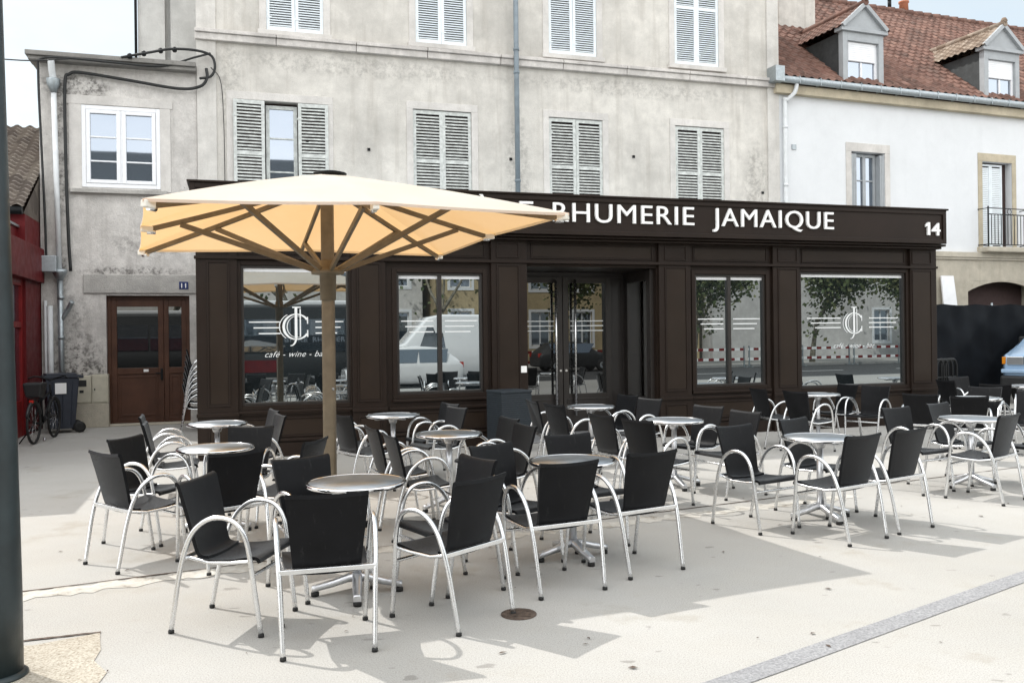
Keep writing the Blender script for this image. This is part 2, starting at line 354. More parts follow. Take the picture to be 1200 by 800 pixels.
def text_mesh(txt, size, bold=.0, depth=.01, spacing=1.0, shear=0):
    cu=bpy.data.curves.new('lettering','FONT'); cu.body=txt; cu.size=size; cu.offset=bold; cu.extrude=depth; cu.space_character=spacing; cu.shear=shear; cu.resolution_u=4
    o=bpy.data.objects.new('lettering_source',cu); COL.objects.link(o); dg=bpy.context.evaluated_depsgraph_get(); dg.update()
    me=bpy.data.meshes.new_from_object(o.evaluated_get(dg)); bpy.data.objects.remove(o); bpy.data.curves.remove(cu); return me
def text_fit(mb, txt, s0,s1,z0,z1,y, bold=0, depth=.01, spacing=1.0, shear=0, m=0, cap=None):
    """sets txt between s0..s1, its baseline at z0 and cap height z1-z0, facing -y"""
    me=text_mesh(txt,1,bold,depth,spacing,shear)
    xs=[v.co.x for v in me.vertices]; ys=[v.co.y for v in me.vertices]; kx=(s1-s0)/(max(xs)-min(xs)); h=cap or .73; kz=(z1-z0)/h
    x0=min(xs)
    vs=[(s0+(v.co.x-x0)*kx, y-v.co.z, z0+v.co.y*kz) for v in me.vertices]
    mb.raw(vs,[tuple(p.vertices) for p in me.polygons],m); bpy.data.meshes.remove(me)
# ================================================================== SETTING
def world_light():
    w=bpy.data.worlds.new('World'); scene.world=w; w.use_nodes=True; nt=w.node_tree; nt.nodes.clear()
    out=nt.nodes.new('ShaderNodeOutputWorld'); bg=nt.nodes.new('ShaderNodeBackground'); sky=nt.nodes.new('ShaderNodeTexSky')
    sky.sky_type='NISHITA'; sky.sun_disc=False; sky.sun_elevation=R(49); sky.sun_rotation=R(-58.3); sky.air_density=1.0; sky.dust_density=2.5; sky.ozone_density=1.0
    tc=nt.nodes.new('ShaderNodeTexCoord'); mp=nt.nodes.new('ShaderNodeMapping'); mp.inputs['Scale'].default_value=(1,1,2.2); nt.links.new(tc.outputs['Generated'],mp.inputs[0])
    n=noise(nt,mp.outputs[0],2.1,8,.6)
    mask=ramp(nt,n,[(.36,(.66,.66,.66)),(.62,(.94,.94,.94))])
    sep=nt.nodes.new('ShaderNodeSeparateXYZ'); nt.links.new(tc.outputs['Generated'],sep.inputs[0])
    # cloud colour raised behind the camera (-y), added as fill for the shaded facades
    mr=nt.nodes.new('ShaderNodeMapRange'); mr.inputs[1].default_value=-.35; mr.inputs[2].default_value=.45; nt.links.new(sep.outputs['Y'],mr.inputs[0])
    cloud=mixc(nt,mr.outputs[0],(10.4,10.4,10.2,1),(3.1,3.4,3.38,1))
    c=mixc(nt,mask,sky.outputs[0],cloud)
    nt.links.new(c,bg.inputs[0]); bg.inputs[1].default_value=SKY
    nt.links.new(bg.outputs[0],out.inputs[0])
SKY=.15
world_light()
L=bpy.data.lights.new('sun','SUN'); L.energy=2.05; L.angle=R(.5); L.color=(1,.97,.92)
so=bpy.data.objects.new('sun',L); COL.objects.link(so); so.location=(-20,15,30)
so.rotation_euler=Vector((.74,-.457,-1)).to_track_quat('-Z','Y').to_euler()

cam=bpy.data.cameras.new('camera'); co=bpy.data.objects.new('camera',cam); COL.objects.link(co); scene.camera=co
cam.sensor_width=36; cam.lens=1030/1200*36; cam.clip_end=2000; cam.shift_y=-7/1200
co.matrix_world=Matrix.Translation((0,0,1.64))@Matrix.Rotation(R(90),4,'X')@Matrix.Rotation(R(-.7),4,'Z')
vs=scene.view_settings; vs.view_transform='Standard'; vs.look='None'; vs.exposure=.86; vs.gamma=1; vs.use_curve_mapping=False
scene.render.film_transparent=False
scene.cycles.max_bounces=10; scene.cycles.transparent_max_bounces=6; scene.cycles.use_denoising=True
scene.cycles.sample_clamp_indirect=8

g=MB(); g.face([(-400,-400,-.12),(400,-400,-.12),(400,400,-.12),(-400,400,-.12)]); tag(g.build('street',M['asphalt']),kind='structure')
p=MB(); p.face([F(-70,-14.6),F(70,-14.6),F(70,90),F(-70,90)]); tag(p.build('pavement',M['ground']),kind='structure')
k=MB(); k.hexa([F(-70,-14.8,-.12),F(70,-14.8,-.12),F(70,-14.6,-.12),F(-70,-14.6,-.12)],[F(-70,-14.8,.004),F(70,-14.8,.004),F(70,-14.6,.004),F(-70,-14.6,.004)])
tag(k.build('kerb',M['kerb']),kind='structure')
k=MB(); k.hexa([F(-70,-27,-.12),F(70,-27,-.12),F(70,-26.8,-.12),F(-70,-26.8,-.12)],[F(-70,-27,.004),F(70,-27,.004),F(70,-26.8,.004),F(-70,-26.8,.004)])
tag(k.build('kerb',M['kerb']),kind='structure')
p=MB(); p.face([F(-70,-60),F(70,-60),F(70,-27),F(-70,-27)]); tag(p.build('pavement',M['ground']),kind='structure')
# painted lane line of the street
p=MB()
for i in range(-8,9): p.hexa([F(i*6,-21.06,-.119),F(i*6+3,-21.06,-.119),F(i*6+3,-20.94,-.119),F(i*6,-20.94,-.119)],[F(i*6,-21.06,-.115),F(i*6+3,-21.06,-.115),F(i*6+3,-20.94,-.115),F(i*6,-20.94,-.115)])
tag(p.build('road_marking',M['letter_white']),kind='structure')

# broken mortar seam across the square, exposed patch, granite band, all laid 3-4 mm proud
rs=random.Random(3)
def strip(name,a,b,w,mat,z,jit=0,n=40):
    a=Vector((*a,z)); b=Vector((*b,z)); d=(b-a).normalized(); nn=Vector((-d.y,d.x,0)); mb=MB()
    rows=[[a+(b-a)*(i/n)+nn*(w/2+rs.uniform(-jit,jit)) for i in range(n+1)],[a+(b-a)*(i/n)-nn*(w/2+rs.uniform(-jit,jit)) for i in range(n+1)]]
    mb.grid(rows,flip=True,s=False); return tag(mb.build(name,mat),kind='structure')
strip('pavement_seam',(-6.6,3.85),(-1.35,6.6),.20,M['seam'],.003,.05,90)
strip('pavement_seam',(-1.35,6.6),(3.4,8.75),.17,M['seam'],.003,.06,90)
strip('pavement_seam',(-6.6,4.05),(6.5,10.7),.018,M['rust'],.0045,.006,120)
strip('granite_band',(-.6,2.98),(9.5,10.22),.135,M['granite'],.004,.0015,60)
pp=MB(); pp.face([(x,y,.004) for x,y in [(-3.3,4.55),(-2.9,4.70),(-2.6,4.74),(-2.33,4.93),(-2.27,4.8),(-2.2,4.66),(-2.16,4.5),(-2.02,4.34),(-1.98,4.1),(-2.06,3.8),(-2.0,3.4),(-3.3,3.2)]])
tag(pp.build('pavement_patch',M['patch']),kind='structure')
strip('pavement_seam',(-3.3,4.6),(-2.33,4.94),.02,M['rust'],.006,.006,24)
dc=MB(); dc.lathe([(.105,0),(.105,.006),(.085,.008)],28)
for i in range(5): dc.box(-.07,.07,-.06+i*.028,-.048+i*.028,.008,.012)
tag(dc.build('drain_cover',M['rust'],loc=(.02,5.17,0)),'small round rusty drain cover set in the pale paving under a chair leg','drain cover')

lt=MB(); rl=random.Random(5)
for i in range(150):
    x,y=rl.uniform(-4,9),rl.uniform(2.6,9.5); a=rl.uniform(0,6.28); l=rl.uniform(.008,.03); w=l*rl.uniform(.3,.6); z=.006; c,s=math.cos(a),math.sin(a)
    lt.face([(x-c*l,y-s*l,z),(x+s*w,y-c*w,z+.003),(x+c*l,y+s*l,z+.002),(x-s*w,y+c*w,z+.004)])
tag(lt.build('leaf_litter',M['rust']),'scattered tiny dry leaf scraps on the pale paving','litter',kind='stuff')
# ================================================================== MAIN BUILDING
class B:
    """a building: Empty at its base; parts given in (s,d,z)"""
    def __init__(self,name,label,cat,s,d): self.s=s; self.d=d; self.e=thing(name,label,cat,F(s,d),TH); self.o=Matrix.Translation((-s,-d,0))
    def part(self,mb,name,mat,parent=None,bevel=0): return mb.xf(self.o).build(name,mat,parent or self.e,bevel)

def shutter_leaf(w,h,pitch,mid=(.43,),flat=False):
    mb=MB(); t=.034; st=.065
    mb.box(0,st,0,t,0,h); mb.box(w-st,w,0,t,0,h); rails=[(0,.09),(h-.075,h)]+[(h*q-.04,h*q+.04) for q in mid]
    for a,b in rails: mb.box(st,w-st,.002,t-.002,a,b)
    cuts=sorted(rails)
    for (a0,a1),(b0,b1) in zip(cuts[:-1],cuts[1:]):
        z=a1+pitch*.6
        while z<b0-pitch*.35:
            mb.bar((st-.004,t*.5,z),(w-st+.004,t*.5,z),.052,.009,up=(0,-.72,.69)); z+=pitch
    # hinges
    for q in (.12,.88): mb.box(-.02,.10,-.006,.0,h*q-.018,h*q+.018)
    return mb
def hinge_side(mb,w): 
    return mb

main=B('apartment_building','tall grey rendered apartment building with louvred shutters above the brown cafe','building',-.13,5.8)
W1=[(.52,2.37,3.75,6.42),(4.14,5.42,3.75,6.46),(7.2,8.49,3.75,6.48),(10.32,11.61,3.75,6.48)]
W2=[(1.17,2.30,7.84,10.1),(4.22,5.34,7.86,10.1),(7.22,8.37,7.88,10.1),(10.33,11.5,7.9,10.1)]
mb=MB(); wall_holes(mb,-.13,13.09,0,11.6,5.8,.24,W1+W2)
mb.box(-.13,13.09,6.3,14.8,0,11.6)   # body behind the front skin
mb.face([(-.13,5.8,0),(-.13,5.8,11.6),(-.13,6.3,11.6),(-.13,6.3,0)]); mb.face([(13.09,5.8,0),(13.09,6.3,0),(13.09,6.3,11.6),(13.09,5.8,11.6)])
mb.face([(-.13,5.8,11.6),(13.09,5.8,11.6),(13.09,6.3,11.6),(-.13,6.3,11.6)])
main.part(mb,'wall',M['main_wall'])
for a,b in ((-.165,.20),(12.80,13.12)):
    mb=MB(); mb.box(a,b,5.765,5.802,3.7,11.6); main.part(mb,'quoin',M['quoin'],bevel=.006)
mb=MB(); x=-.19
for i,wd in enumerate([1.55,1.6,1.5,1.62,1.45,1.55,1.6,1.5,1.0]):
    mb.box(x,min(x+wd-.012,13.12),5.70,5.802,7.53,7.665); mb.box(x,min(x+wd-.012,13.12),5.66,5.802,7.667,7.74); x+=wd
main.part(mb,'string_course',M['string_stone'],bevel=.012)
mb=MB(); e=.35
for s in (-.13-e,):
    mb.prism([(-.13-e,11.55),(13.09+e,11.55),(13.09+e,11.75),(-.13-e,11.75)],5.8-e,15.1)
mb.raw([(-.48,5.4,11.76),(13.44,5.4,11.76),(13.44,15.2,11.76),(-.48,15.2,11.76),(1.5,10.3,14.4),(11.5,10.3,14.4)],[(0,1,5,4),(1,2,5),(2,3,4,5),(3,0,4)])
main.part(mb,'roof',M['tile'])
leafcache={}
def shutter_window(s0,s1,z0,z1,kind,first):
    su=.14; mb=MB(); y0,y1=5.782,5.802
    mb.box(s0-su,s0,y0,y1,z0-.0,z1); mb.box(s1,s1+su,y0,y1,z0,z1); mb.box(s0-su,s1+su,y0,y1,z1,z1+.16)
    mb.box(s0-su-.03,s1+su+.03,5.72,y1,z0-.10,z0)
    w=main.part(mb,'window',M['stone'],bevel=.006)
    mb=MB(); mb.face([(s0,6.0,z0),(s1,6.0,z0),(s1,6.0,z1),(s0,6.0,z1)]); main.part(mb,'casement',M['dark_void'],w)
    m=M['shutter_grey' if first else 'shutter_white']; rj=random.Random(int(s0*10)+first); pitch=.066 if first else .05
    hw=(s1-s0)/2-.006; h=z1-z0-.03; mids=(.60,.17) if first else (.62,)
    for q in (0,1):
        key=(round(hw,2),round(h,2),first)
        lf=shutter_leaf(hw,h,pitch,mids); o=lf.build('shutter',m,w); o.location=(s0-main.s+.003 if q==0 else s1-main.s-hw-.003,5.80-main.d+.012,z0+.015); o.rotation_euler=(0,R(rj.uniform(-.25,.25)),R(rj.uniform(.1,1.6)*(-1 if q==0 else 0)))
        mb=MB(); 
        for zz in (.5,h-.35): mb.box((-.05 if q==0 else hw-.015),(.015 if q==0 else hw+.05),-.024,-.012,zz,zz+.03)
        mb.box((hw-.05 if q==0 else .02),(hw-.02 if q==0 else .05),-.03,-.012,.25,.33)
    return w
for i,h in enumerate(W1):
    if i: shutter_window(*h,'',True)
for h in W2: shutter_window(*h,'',False)
# the first-floor window with folded-back shutters and a glimpse of glazing
s0,s1,z0,z1=W1[0]; mb=MB(); mb.box(s0-.14,s0,5.782,5.802,z0,z1); mb.box(s1,s1+.1,5.782,5.802,z0,z1); mb.box(s0-.14,s1+.1,5.782,5.802,z1,z1+.16); mb.box(s0-.17,s1+.13,5.72,5.802,z0-.1,z0)
w=main.part(mb,'window',M['stone'],bevel=.006)
mb=MB(); mb.face([(s0,6.02,z0),(s1,6.02,z0),(s1,6.02,z1),(s0,6.02,z1)]); main.part(mb,'casement',M['dark_void'],w)
mb=MB(); frame_rect(mb,1.14,1.76,z0,z1-.06,5.90,5.95,.075)
for zz in (4.35,5.0,5.68): mb.box(1.215,1.685,5.905,5.94,zz,zz+.03)
main.part(mb,'frame',M['shutter_grey'],w,bevel=.005)
mb=MB(); mb.face([(1.2,5.93,z0+.05),(1.7,5.93,z0+.05),(1.7,5.93,z1-.1),(1.2,5.93,z1-.1)]); main.part(mb,'pane',M['pane_house'],w)
for q,sx in ((0,.515),(1,1.77)):
    o=shutter_leaf(.60,z1-z0-.03,.066,(.60,.17)).build('shutter',M['shutter_grey'],w); o.location=(sx-main.s,-.03-.05*(1-q),z0+.015); o.rotation_euler.z=R(5*(1-q)-2)
# small iron vents / anchors on the render
mb=MB()
for s,z in [(3.2,5.55),(9.25,5.7),(6.30,5.5),(1.95,5.62),(12.65,5.0),(.12,4.9)]: mb.box(s-.03,s+.03,5.775,5.80,z-.03,z+.025)
main.part(mb,'iron_anchor',M['iron'])

# ---- rainwater pipe on the grey facade
def pipe_thing(name,label,path,r,mat,brackets,cat='drainpipe',n=12):
    o=thing(name,label,cat,path[0]); off=Vector(path[0]); mb=MB(); mb.tube([Vector(p)-off for p in path],r,n); mb.build('pipe',mat,o)
    mb=MB()
    for p in brackets:
        q=Vector(p)-off; mb.lathe([(r*1.22,-.03),(r*1.22,.03)],n,q)
    mb.build('bracket',mat,o); return o
pipe_thing('drainpipe','slim blue-grey drainpipe down the middle of the grey rendered facade',[F(6.40,5.62,3.7),F(6.40,5.62,11.5)],.055,M['pipe_grey'],[F(6.40,5.62,z) for z in (4.5,5.0,7.35,7.85,10)])

# ================================================================== ANNEX
ann=B('annex','low stained grey annex with white window and brown double door','building',-2.96,5.8)
mb=MB(); wall_holes(mb,-2.96,-.17,0,6.86,5.81,.22,[(-1.85,-.35,0,2.5),(-2.24,-.85,4.56,6.12)])
mb.face([(-2.96,5.81,0),(-2.96,5.81,6.86),(-2.96,14,6.86),(-2.96,14,0)]); mb.face([(-2.96,14,0),(-2.96,14,6.86),(-.17,14,6.86),(-.17,14,0)])
mb.face([(-2.96,5.81,6.86),(-.17,5.81,6.86),(-.17,14,6.86),(-2.96,14,6.86)])
ann.part(mb,'wall',M['annex_wall'])
mb=MB(); mb.box(-3.10,-.17,5.60,6.0,6.86,6.93); mb.box(-3.14,-.17,5.55,14,6.932,7.02); ann.part(mb,'cornice',M['cornice'],bevel=.01)
mb=MB(); mb.box(-2.24,-.16,5.775,5.81,2.54,2.9); ann.part(mb,'lintel',M['lintel_stone'],bevel=.012)
mb=MB(); mb.box(-2.52,-.62,5.79,5.812,6.13,6.30); mb.box(-2.46,-2.24,5.795,5.812,4.5,6.13); mb.box(-.85,-.66,5.795,5.812,4.5,6.13); ann.part(mb,'window_surround',M['stone'],bevel=.006)
# white casement window, its frame almost flush with the wall
mb=MB(); frame_rect(mb,-2.24,-.85,4.56,6.12,5.80,5.87,.075); frame_rect(mb,-2.16,-1.56,4.64,6.04,5.79,5.86,.07); frame_rect(mb,-1.53,-.93,4.64,6.04,5.79,5.86,.07); mb.box(-1.56,-1.53,5.80,5.86,4.64,6.04)
for a,b in ((-2.09,-1.63),(-1.46,-1.0)):
    for zz in (5.05,5.51): mb.box(a,b,5.815,5.845,zz,zz+.03)
w=ann.part(mb,'window',M['pvc'],bevel=.006)
mb=MB(); mb.face([(-2.1,5.84,4.7),(-1.0,5.84,4.7),(-1.0,5.84,6.0),(-2.1,5.84,6.0)]); ann.part(mb,'pane',M['pane_house'],w)
mb=MB(); mb.box(-2.44,-.72,5.70,5.815,4.44,4.52); ann.part(mb,'window_sill',M['lintel_stone'],bevel=.01)
# brown glazed double door
mb=MB(); frame_rect(mb,-1.85,-.35,0,2.5,5.93,6.03,.07,wb=.02)
d=ann.part(mb,'door',M['door_brown'],bevel=.006)
def door_leaf(a,b,st):
    mb=MB(); frame_rect(mb,a,b,.02,2.43,5.945,6.0,st,wb=.1,wt=.14); mb.box(a+st,b-st,5.945,6.0,.98,1.10)
    mb.box(a+st,b-st,5.965,5.99,.12,.98); frame_rect(mb,a+st+.03,b-st-.03,.17,.94,5.956,5.967,.03)
    ann.part(mb,'door_leaf',M['door_brown'],d,bevel=.005)
    mb=MB(); mb.face([(a+st,5.975,1.1),(b-st,5.975,1.1),(b-st,5.975,2.29),(a+st,5.975,2.29)]); ann.part(mb,'door_pane',M['pane_dark'],d)
door_leaf(-1.78,-.84,.10); door_leaf(-.835,-.42,.09)
mb=MB(); mb.box(-.90,-.86,5.90,5.95,.86,1.08); mb.bar((-.88,5.89,.99),(-.99,5.89,.99),.02,.02); ann.part(mb,'door_handle',M['iron'],d,bevel=.004)
mb=MB(); mb.box(-1.21,-1.12,5.940,5.946,1.02,1.07); ann.part(mb,'door_notice',M['letter_white'],d)
mb=MB(); mb.box(-1.95,-.3,5.70,5.93,.0,.035); ann.part(mb,'door_step',M['lower_stone'],bevel=.01)
# enamel house number on the lintel
hn=thing('house_number','small blue enamel house number 11 on the stone lintel over the brown door','house number',F(-.45,5.765,2.62),TH)
mb=MB(); mb.box(-.085,.085,0,.012,0,.15); mb.build('plate',M['enamel'],hn,bevel=.004)
mb=MB(); text_fit(mb,'11',-.045,.045,.03,.12,-.002,.01,.002); mb.build('lettering',M['letter_white'],hn)

# pale gabled wall behind the annex roof
gb=B('rear_house','pale narrow house wall rising behind the annex roof','building',-1.55,8.95)
mb=MB(); mb.box(-1.52,-.95,8.95,14,0,12); mb.box(-.83,-.14,8.97,14,0,12); mb.box(-.95,-.83,9.15,14,0,12); gb.part(mb,'wall',M['pale_wall'])
mb=MB(); mb.box(-1.60,-.1,8.85,14,12.0,12.15); gb.part(mb,'roof',M['tile'])
mb=MB(); mb.tube([(-1.56,8.9,7.2),(-1.56,8.9,12)],.03,8); gb.part(mb,'pipe',M['iron'])

# ---- drainpipe with hopper at the annex corner, in stages
o=thing('drainpipe','grey and white stepped drainpipe with hopper at the annex corner','drainpipe',F(-2.62,5.7,0),TH)
def lp(*pts): return [Vector((s+2.62,d-5.7,z)) for s,d,z in pts]
mb=MB(); mb.tube(spline(lp((-2.70,5.55,6.86),(-2.70,5.60,6.7),(-2.69,5.70,6.5),(-2.69,5.70,6.3)),5),.06,12); mb.tube(lp((-2.69,5.70,6.35),(-2.63,5.70,3.0)),.048,12); mb.build('pipe',M['pipe_white'],o)
mb=MB(); mb.lathe([(.05,0),(.11,.16),(.12,.24),(.12,.26)],14,lp((-2.69,5.69,6.28))[0])
mb.build('hopper',M['zinc'],o); mb=MB(); mb.lathe([(.055,0),(.13,.14),(.13,.2)],14,lp((-2.62,5.68,2.78))[0]); mb.build('hopper',M['zinc'],o)
mb=MB(); mb.tube(lp((-2.62,5.69,2.8),(-2.60,5.69,.02)),.052,12); mb.tube(spline(lp((-2.60,5.69,2.05),(-2.5,5.66,2.2),(-2.40,5.60,2.38)),5),.045,10)
for z in (.9,1.7,2.45): mb.lathe([(.062,-.03),(.062,.03)],12,lp((-2.61,5.69,z))[0])
mb.build('lower_pipe',M['zinc'],o)
mb=MB(); mb.tube(lp((-2.80,5.72,2.3),(-2.79,5.72,.02)),.05,10); mb.tube(lp((-2.88,5.75,2.4),(-2.88,5.75,.02)),.03,8); mb.build('side_pipe',M['pipe_white'],o)
jb=MB(); jb.box(-.14,.14,-.1,.1,0,.3); tag(jb.build('junction_box',M['zinc'],bevel=.01,loc=F(-2.78,5.56,2.92),rotz=TH),'grey metal junction box beside the annex corner drainpipe','junction box')
# ---- electric cables
def cable(label,pts,r=.018,n=6):
    P=[F(*p) for p in pts]; off=P[0]; mb=MB(); mb.tube(spline([p-off for p in P],n),r,7)
    return tag(mb.build('cable',M['cable'],loc=off),label,'cable','black cables on the annex')
cable('thick black cable looping under the annex roof edge and down the corner',[(.02,5.70,6.95),(.03,5.66,6.75),(-.10,5.66,6.58),(-.5,5.70,6.52),(-1.4,5.72,6.62),(-2.2,5.72,6.70),(-2.42,5.72,6.66),(-2.50,5.72,6.45),(-2.50,5.72,5.0),(-2.47,5.72,3.6),(-2.44,5.72,2.95)],.03)
cable('black cable running along the annex roof edge to the far left corner',[(.1,5.68,7.25),(-.2,5.6,7.12),(-.8,5.58,6.90),(-1.6,5.52,6.88),(-2.4,5.52,6.90),(-2.86,5.55,6.86),(-2.93,5.62,6.6),(-2.90,5.68,5.2),(-2.86,5.7,3.9),(-2.85,5.7,3.2)],.022)
cable('black overhead line coming in from the left of the annex roof',[(-2.4,5.5,6.88),(-3.4,5.2,6.70),(-6,4.2,6.55),(-12,2,6.7)],.012)
cable('knotted bundle of black cables at the annex and grey building corner',[(-1.5,5.55,7.0),(-1.0,5.5,7.12),(-.6,5.5,7.22),(-.15,5.6,7.26),(.12,5.68,7.2),(.18,5.68,6.98),(.10,5.68,6.8),(-.1,5.6,6.72)],.026)
cable('thin black cable sagging down the grey wall beside the annex',[(.1,5.76,7.0),(.28,5.765,6.75),(.33,5.765,6.0),(.34,5.765,4.9),(.33,5.765,3.7)],.008)
for i,(s,z) in enumerate([(-1.35,7.03),(-1.1,7.10),(-.8,7.18),(-.55,7.22)]):
    mb=MB(); mb.lathe([(.025,-.05),(.045,-.03),(.045,.03),(.025,.05)],10); tag(mb.build('cable_clamp',M['iron'],loc=F(s,5.53,z)),'black clamp in the row along the cable bundle above the annex roof','clamp','clamps on the annex cable bundle')

# ================================================================== RED SHOP on the left, running towards the camera
red=B('red_shop','dark red shopfront with pantile roof left of the annex','building',-3.0,1.0)
mb=MB(); mb.box(-8.5,-3.10,-.9,5.78,0,3.62); red.part(mb,'wall',M['red'])
mb=MB(); mb.box(-3.16,-2.88,-.95,5.70,2.72,3.35,); red.part(mb,'fascia',M['red'],bevel=.01)
mb=MB(); mb.box(-8.5,-2.975,4.6,9.6,0,3.86); red.part(mb,'rear_block',M['red'])
mb=MB(); mb.box(-8.5,-3.06,-.93,4.6,3.62,3.66); red.part(mb,'flat_roof',M['zinc'])
mb=MB(); mb.tube([(-8.5,4.44,3.90),(-2.98,4.44,3.90)],.07,10); red.part(mb,'gutter',M['iron'])
mbr=MB(); pts=[]; N=24
for i in range(N+1):
    for kx in ((0,1) if i<N else (0,)):
        t=(i+kx*.985)/N; row=[]
        for j in range(126): x=-8.5+5.53*j/125; row.append((x,4.40+3.6*t,3.93+2.15*t+.05*(1-kx)+.03*math.sin(x*2*math.pi/.24)))
        pts.append(row)
mbr.grid(pts,s=False); mbr.face([(-8.5,8.0,6.07),(-2.97,8.0,6.07),(-2.97,9.6,3.9),(-8.5,9.6,3.9)]); mbr.face([(-2.975,4.5,3.86),(-2.975,9.6,3.86),(-2.975,8.0,6.06)]); red.part(mbr,'roof',M['tile_left'])
mb=MB()
for y0 in (-.85,1.2,3.2,4.75):
    y1=y0+ (1.9 if y0<3 else (1.4 if y0<4 else .85))
    mb.box(-3.10,-3.02,y0,y0+.1,.0,2.72); mb.box(-3.10,-3.02,y1-.1,y1,0,2.72)
    mb.box(-3.095,-3.025,y0+.1,y1-.1,1.88,1.98); mb.box(-3.095,-3.025,y0+.1,y1-.1,.0,.62); mb.box(-3.095,-3.025,y0+.1,y1-.1,2.6,2.72)
    mb.box(-3.09,-3.03,(y0+y1)/2-.04,(y0+y1)/2+.04,.62,2.6)
f=red.part(mb,'shopfront',M['red_frame'],bevel=.006)
mb=MB(); mb.face([(-3.065,-.88,.6),(-3.065,5.7,.6),(-3.065,5.7,2.7),(-3.065,-.88,2.7)]); red.part(mb,'pane',M['pane_house'],f)
# ================================================================== CAFE
cafe=B('cafe','dark brown panelled cafe front with glazed doors, built out from the grey building','cafe',0,0)
GL=[(.58,2.05,.72,2.65),(2.73,4.02,.81,2.57),(7.57,8.88,.78,2.59),(9.55,11.71,.70,2.65)]
DOOR=(4.72,6.88,0,2.68)
mb=MB(); wall_holes(mb,0,12.3,0,3.1,.06,.10,GL)
# the entrance opening is cut by leaving out its cells
mb=MB(); wall_holes(mb,0,12.3,0,3.1,.06,.10,GL+[DOOR])
mb.face([(0,.06,0),(0,.06,3.1),(0,5.7,3.1),(0,5.7,0)]); mb.face([(12.3,.06,0),(12.3,5.7,0),(12.3,5.7,3.1),(12.3,.06,3.1)])
cafe.part(mb,'wall',M['brown'])
# recessed porch
mb=MB(); mb.face([(4.72,.16,0),(4.72,.16,2.68),(4.72,1.2,2.68),(4.72,1.2,0)]); mb.face([(4.72,.16,2.68),(6.88,.16,2.68),(6.88,1.2,2.68),(4.72,1.2,2.68)])
cafe.part(mb,'porch',M['frame_dark'])
mb=MB(); mb.box(4.72,6.88,.06,1.3,.002,.03); cafe.part(mb,'threshold',M['granite'],bevel=.005)
mb=MB(); mb.box(-.0,12.31,.3,5.76,3.1,3.62); cafe.part(mb,'roof',M['zinc'])
def panel(mb,s0,s1,z0,z1,y,w=.022,h=.014,mo=0): frame_rect(mb,s0,s1,z0,z1,y-h,y+.002,w,mo)
PIL=[(0,.53,.14,.43),(2.08,2.56,2.15,2.49),(4.14,4.70,4.22,4.58),(6.90,7.46,7.0,7.39),(8.99,9.50,9.08,9.46),(11.77,12.33,11.80,12.22)]
for a,b,p0,p1 in PIL:
    mb=MB(); mb.box(a,b,0,.07,.0,3.08)
    pl=cafe.part(mb,'pilaster',M['brown'],bevel=.006)
    mb=MB(); panel(mb,p0,p1,.72,2.70,0); panel(mb,p0,p1,.10,.52,0); panel(mb,p0,p1,2.80,3.03,0); mb.box(a-.01,b+.01,-.025,.001,.585,.635); cafe.part(mb,'pilaster_moulding',M['brown'],pl,bevel=.004)
    mb=MB(); mb.box(p0+.03,p1-.03,-.004,.003,.76,2.66); mb.box(p0+.03,p1-.03,-.004,.003,.13,.49); cafe.part(mb,'pilaster_panel',M['brown_panel'],pl)
bays=[(.55,2.06),(2.58,4.12),(4.72,6.88),(7.48,8.97),(9.52,11.75)]
mb=MB()
for i,(a,b) in enumerate(bays):
    mp=MB(); mp.box(a+.09,b-.09,.055,.063,2.83,3.0); cafe.part(mp,'transom_panel',M['brown_panel'])
    panel(mb,a+.06,b-.06,2.80,3.03,.06)
    if i==2: continue
    panel(mb,a+.06,b-.06,.27,.54,.06); mp=MB(); mp.box(a+.09,b-.09,.055,.063,.30,.51); cafe.part(mp,'stall_riser_panel',M['brown_panel'])
    mb.box(a+.02,b-.02,.025,.061,.585,.625); mb.box(a+.02,b-.02,.02,.061,.215,.25); mb.box(a+.02,b-.02,.035,.061,.0,.19)
mb.box(-.02,12.34,-.03,.06,2.725,2.765)
cafe.part(mb,'moulding',M['brown'],bevel=.004)
# windows
script_words='café - wine - bar'
def monogram(mb,cx,cz,k,y):
    """entwined J and C with a double outline"""
    def arc(x,z,rx,rz,a0,a1,w,n=26):
        for j in range(n):
            u0=R(a0+(a1-a0)*j/n); u1=R(a0+(a1-a0)*(j+1)/n)
            t0=w*(.35+.65*abs(math.cos((u0-math.pi)*1))); t1=w*(.35+.65*abs(math.cos((u1-math.pi)*1)))
            P=lambda u,r:(cx+k*(x+(rx+r)*math.cos(u)),y,cz+k*(z+(rz+r)*math.sin(u)))
            q=[P(u0,-t0/2),P(u0,t0/2),P(u1,t1/2),P(u1,-t1/2)]; mb.face(q if a1<a0 else q[::-1])
    arc(.0,.0,.44,.44,34,326,.085); arc(.0,.0,.58,.50,122,232,.03); arc(.01,.0,.33,.37,62,292,.028)
    rect=lambda a,b,c,d: mb.face([(cx+k*a,y-.0006,cz+k*c),(cx+k*b,y-.0006,cz+k*c),(cx+k*b,y-.0006,cz+k*d),(cx+k*a,y-.0006,cz+k*d)])
    rect(-.06,.03,-.40,.66); rect(.11,.15,-.36,.62); rect(-.14,.15,.66,.70)
    rect(.36,.40,.10,.34); rect(.36,.40,-.36,-.12)
    arc(-.20,-.40,.18,.26,0,-95,.07,14)
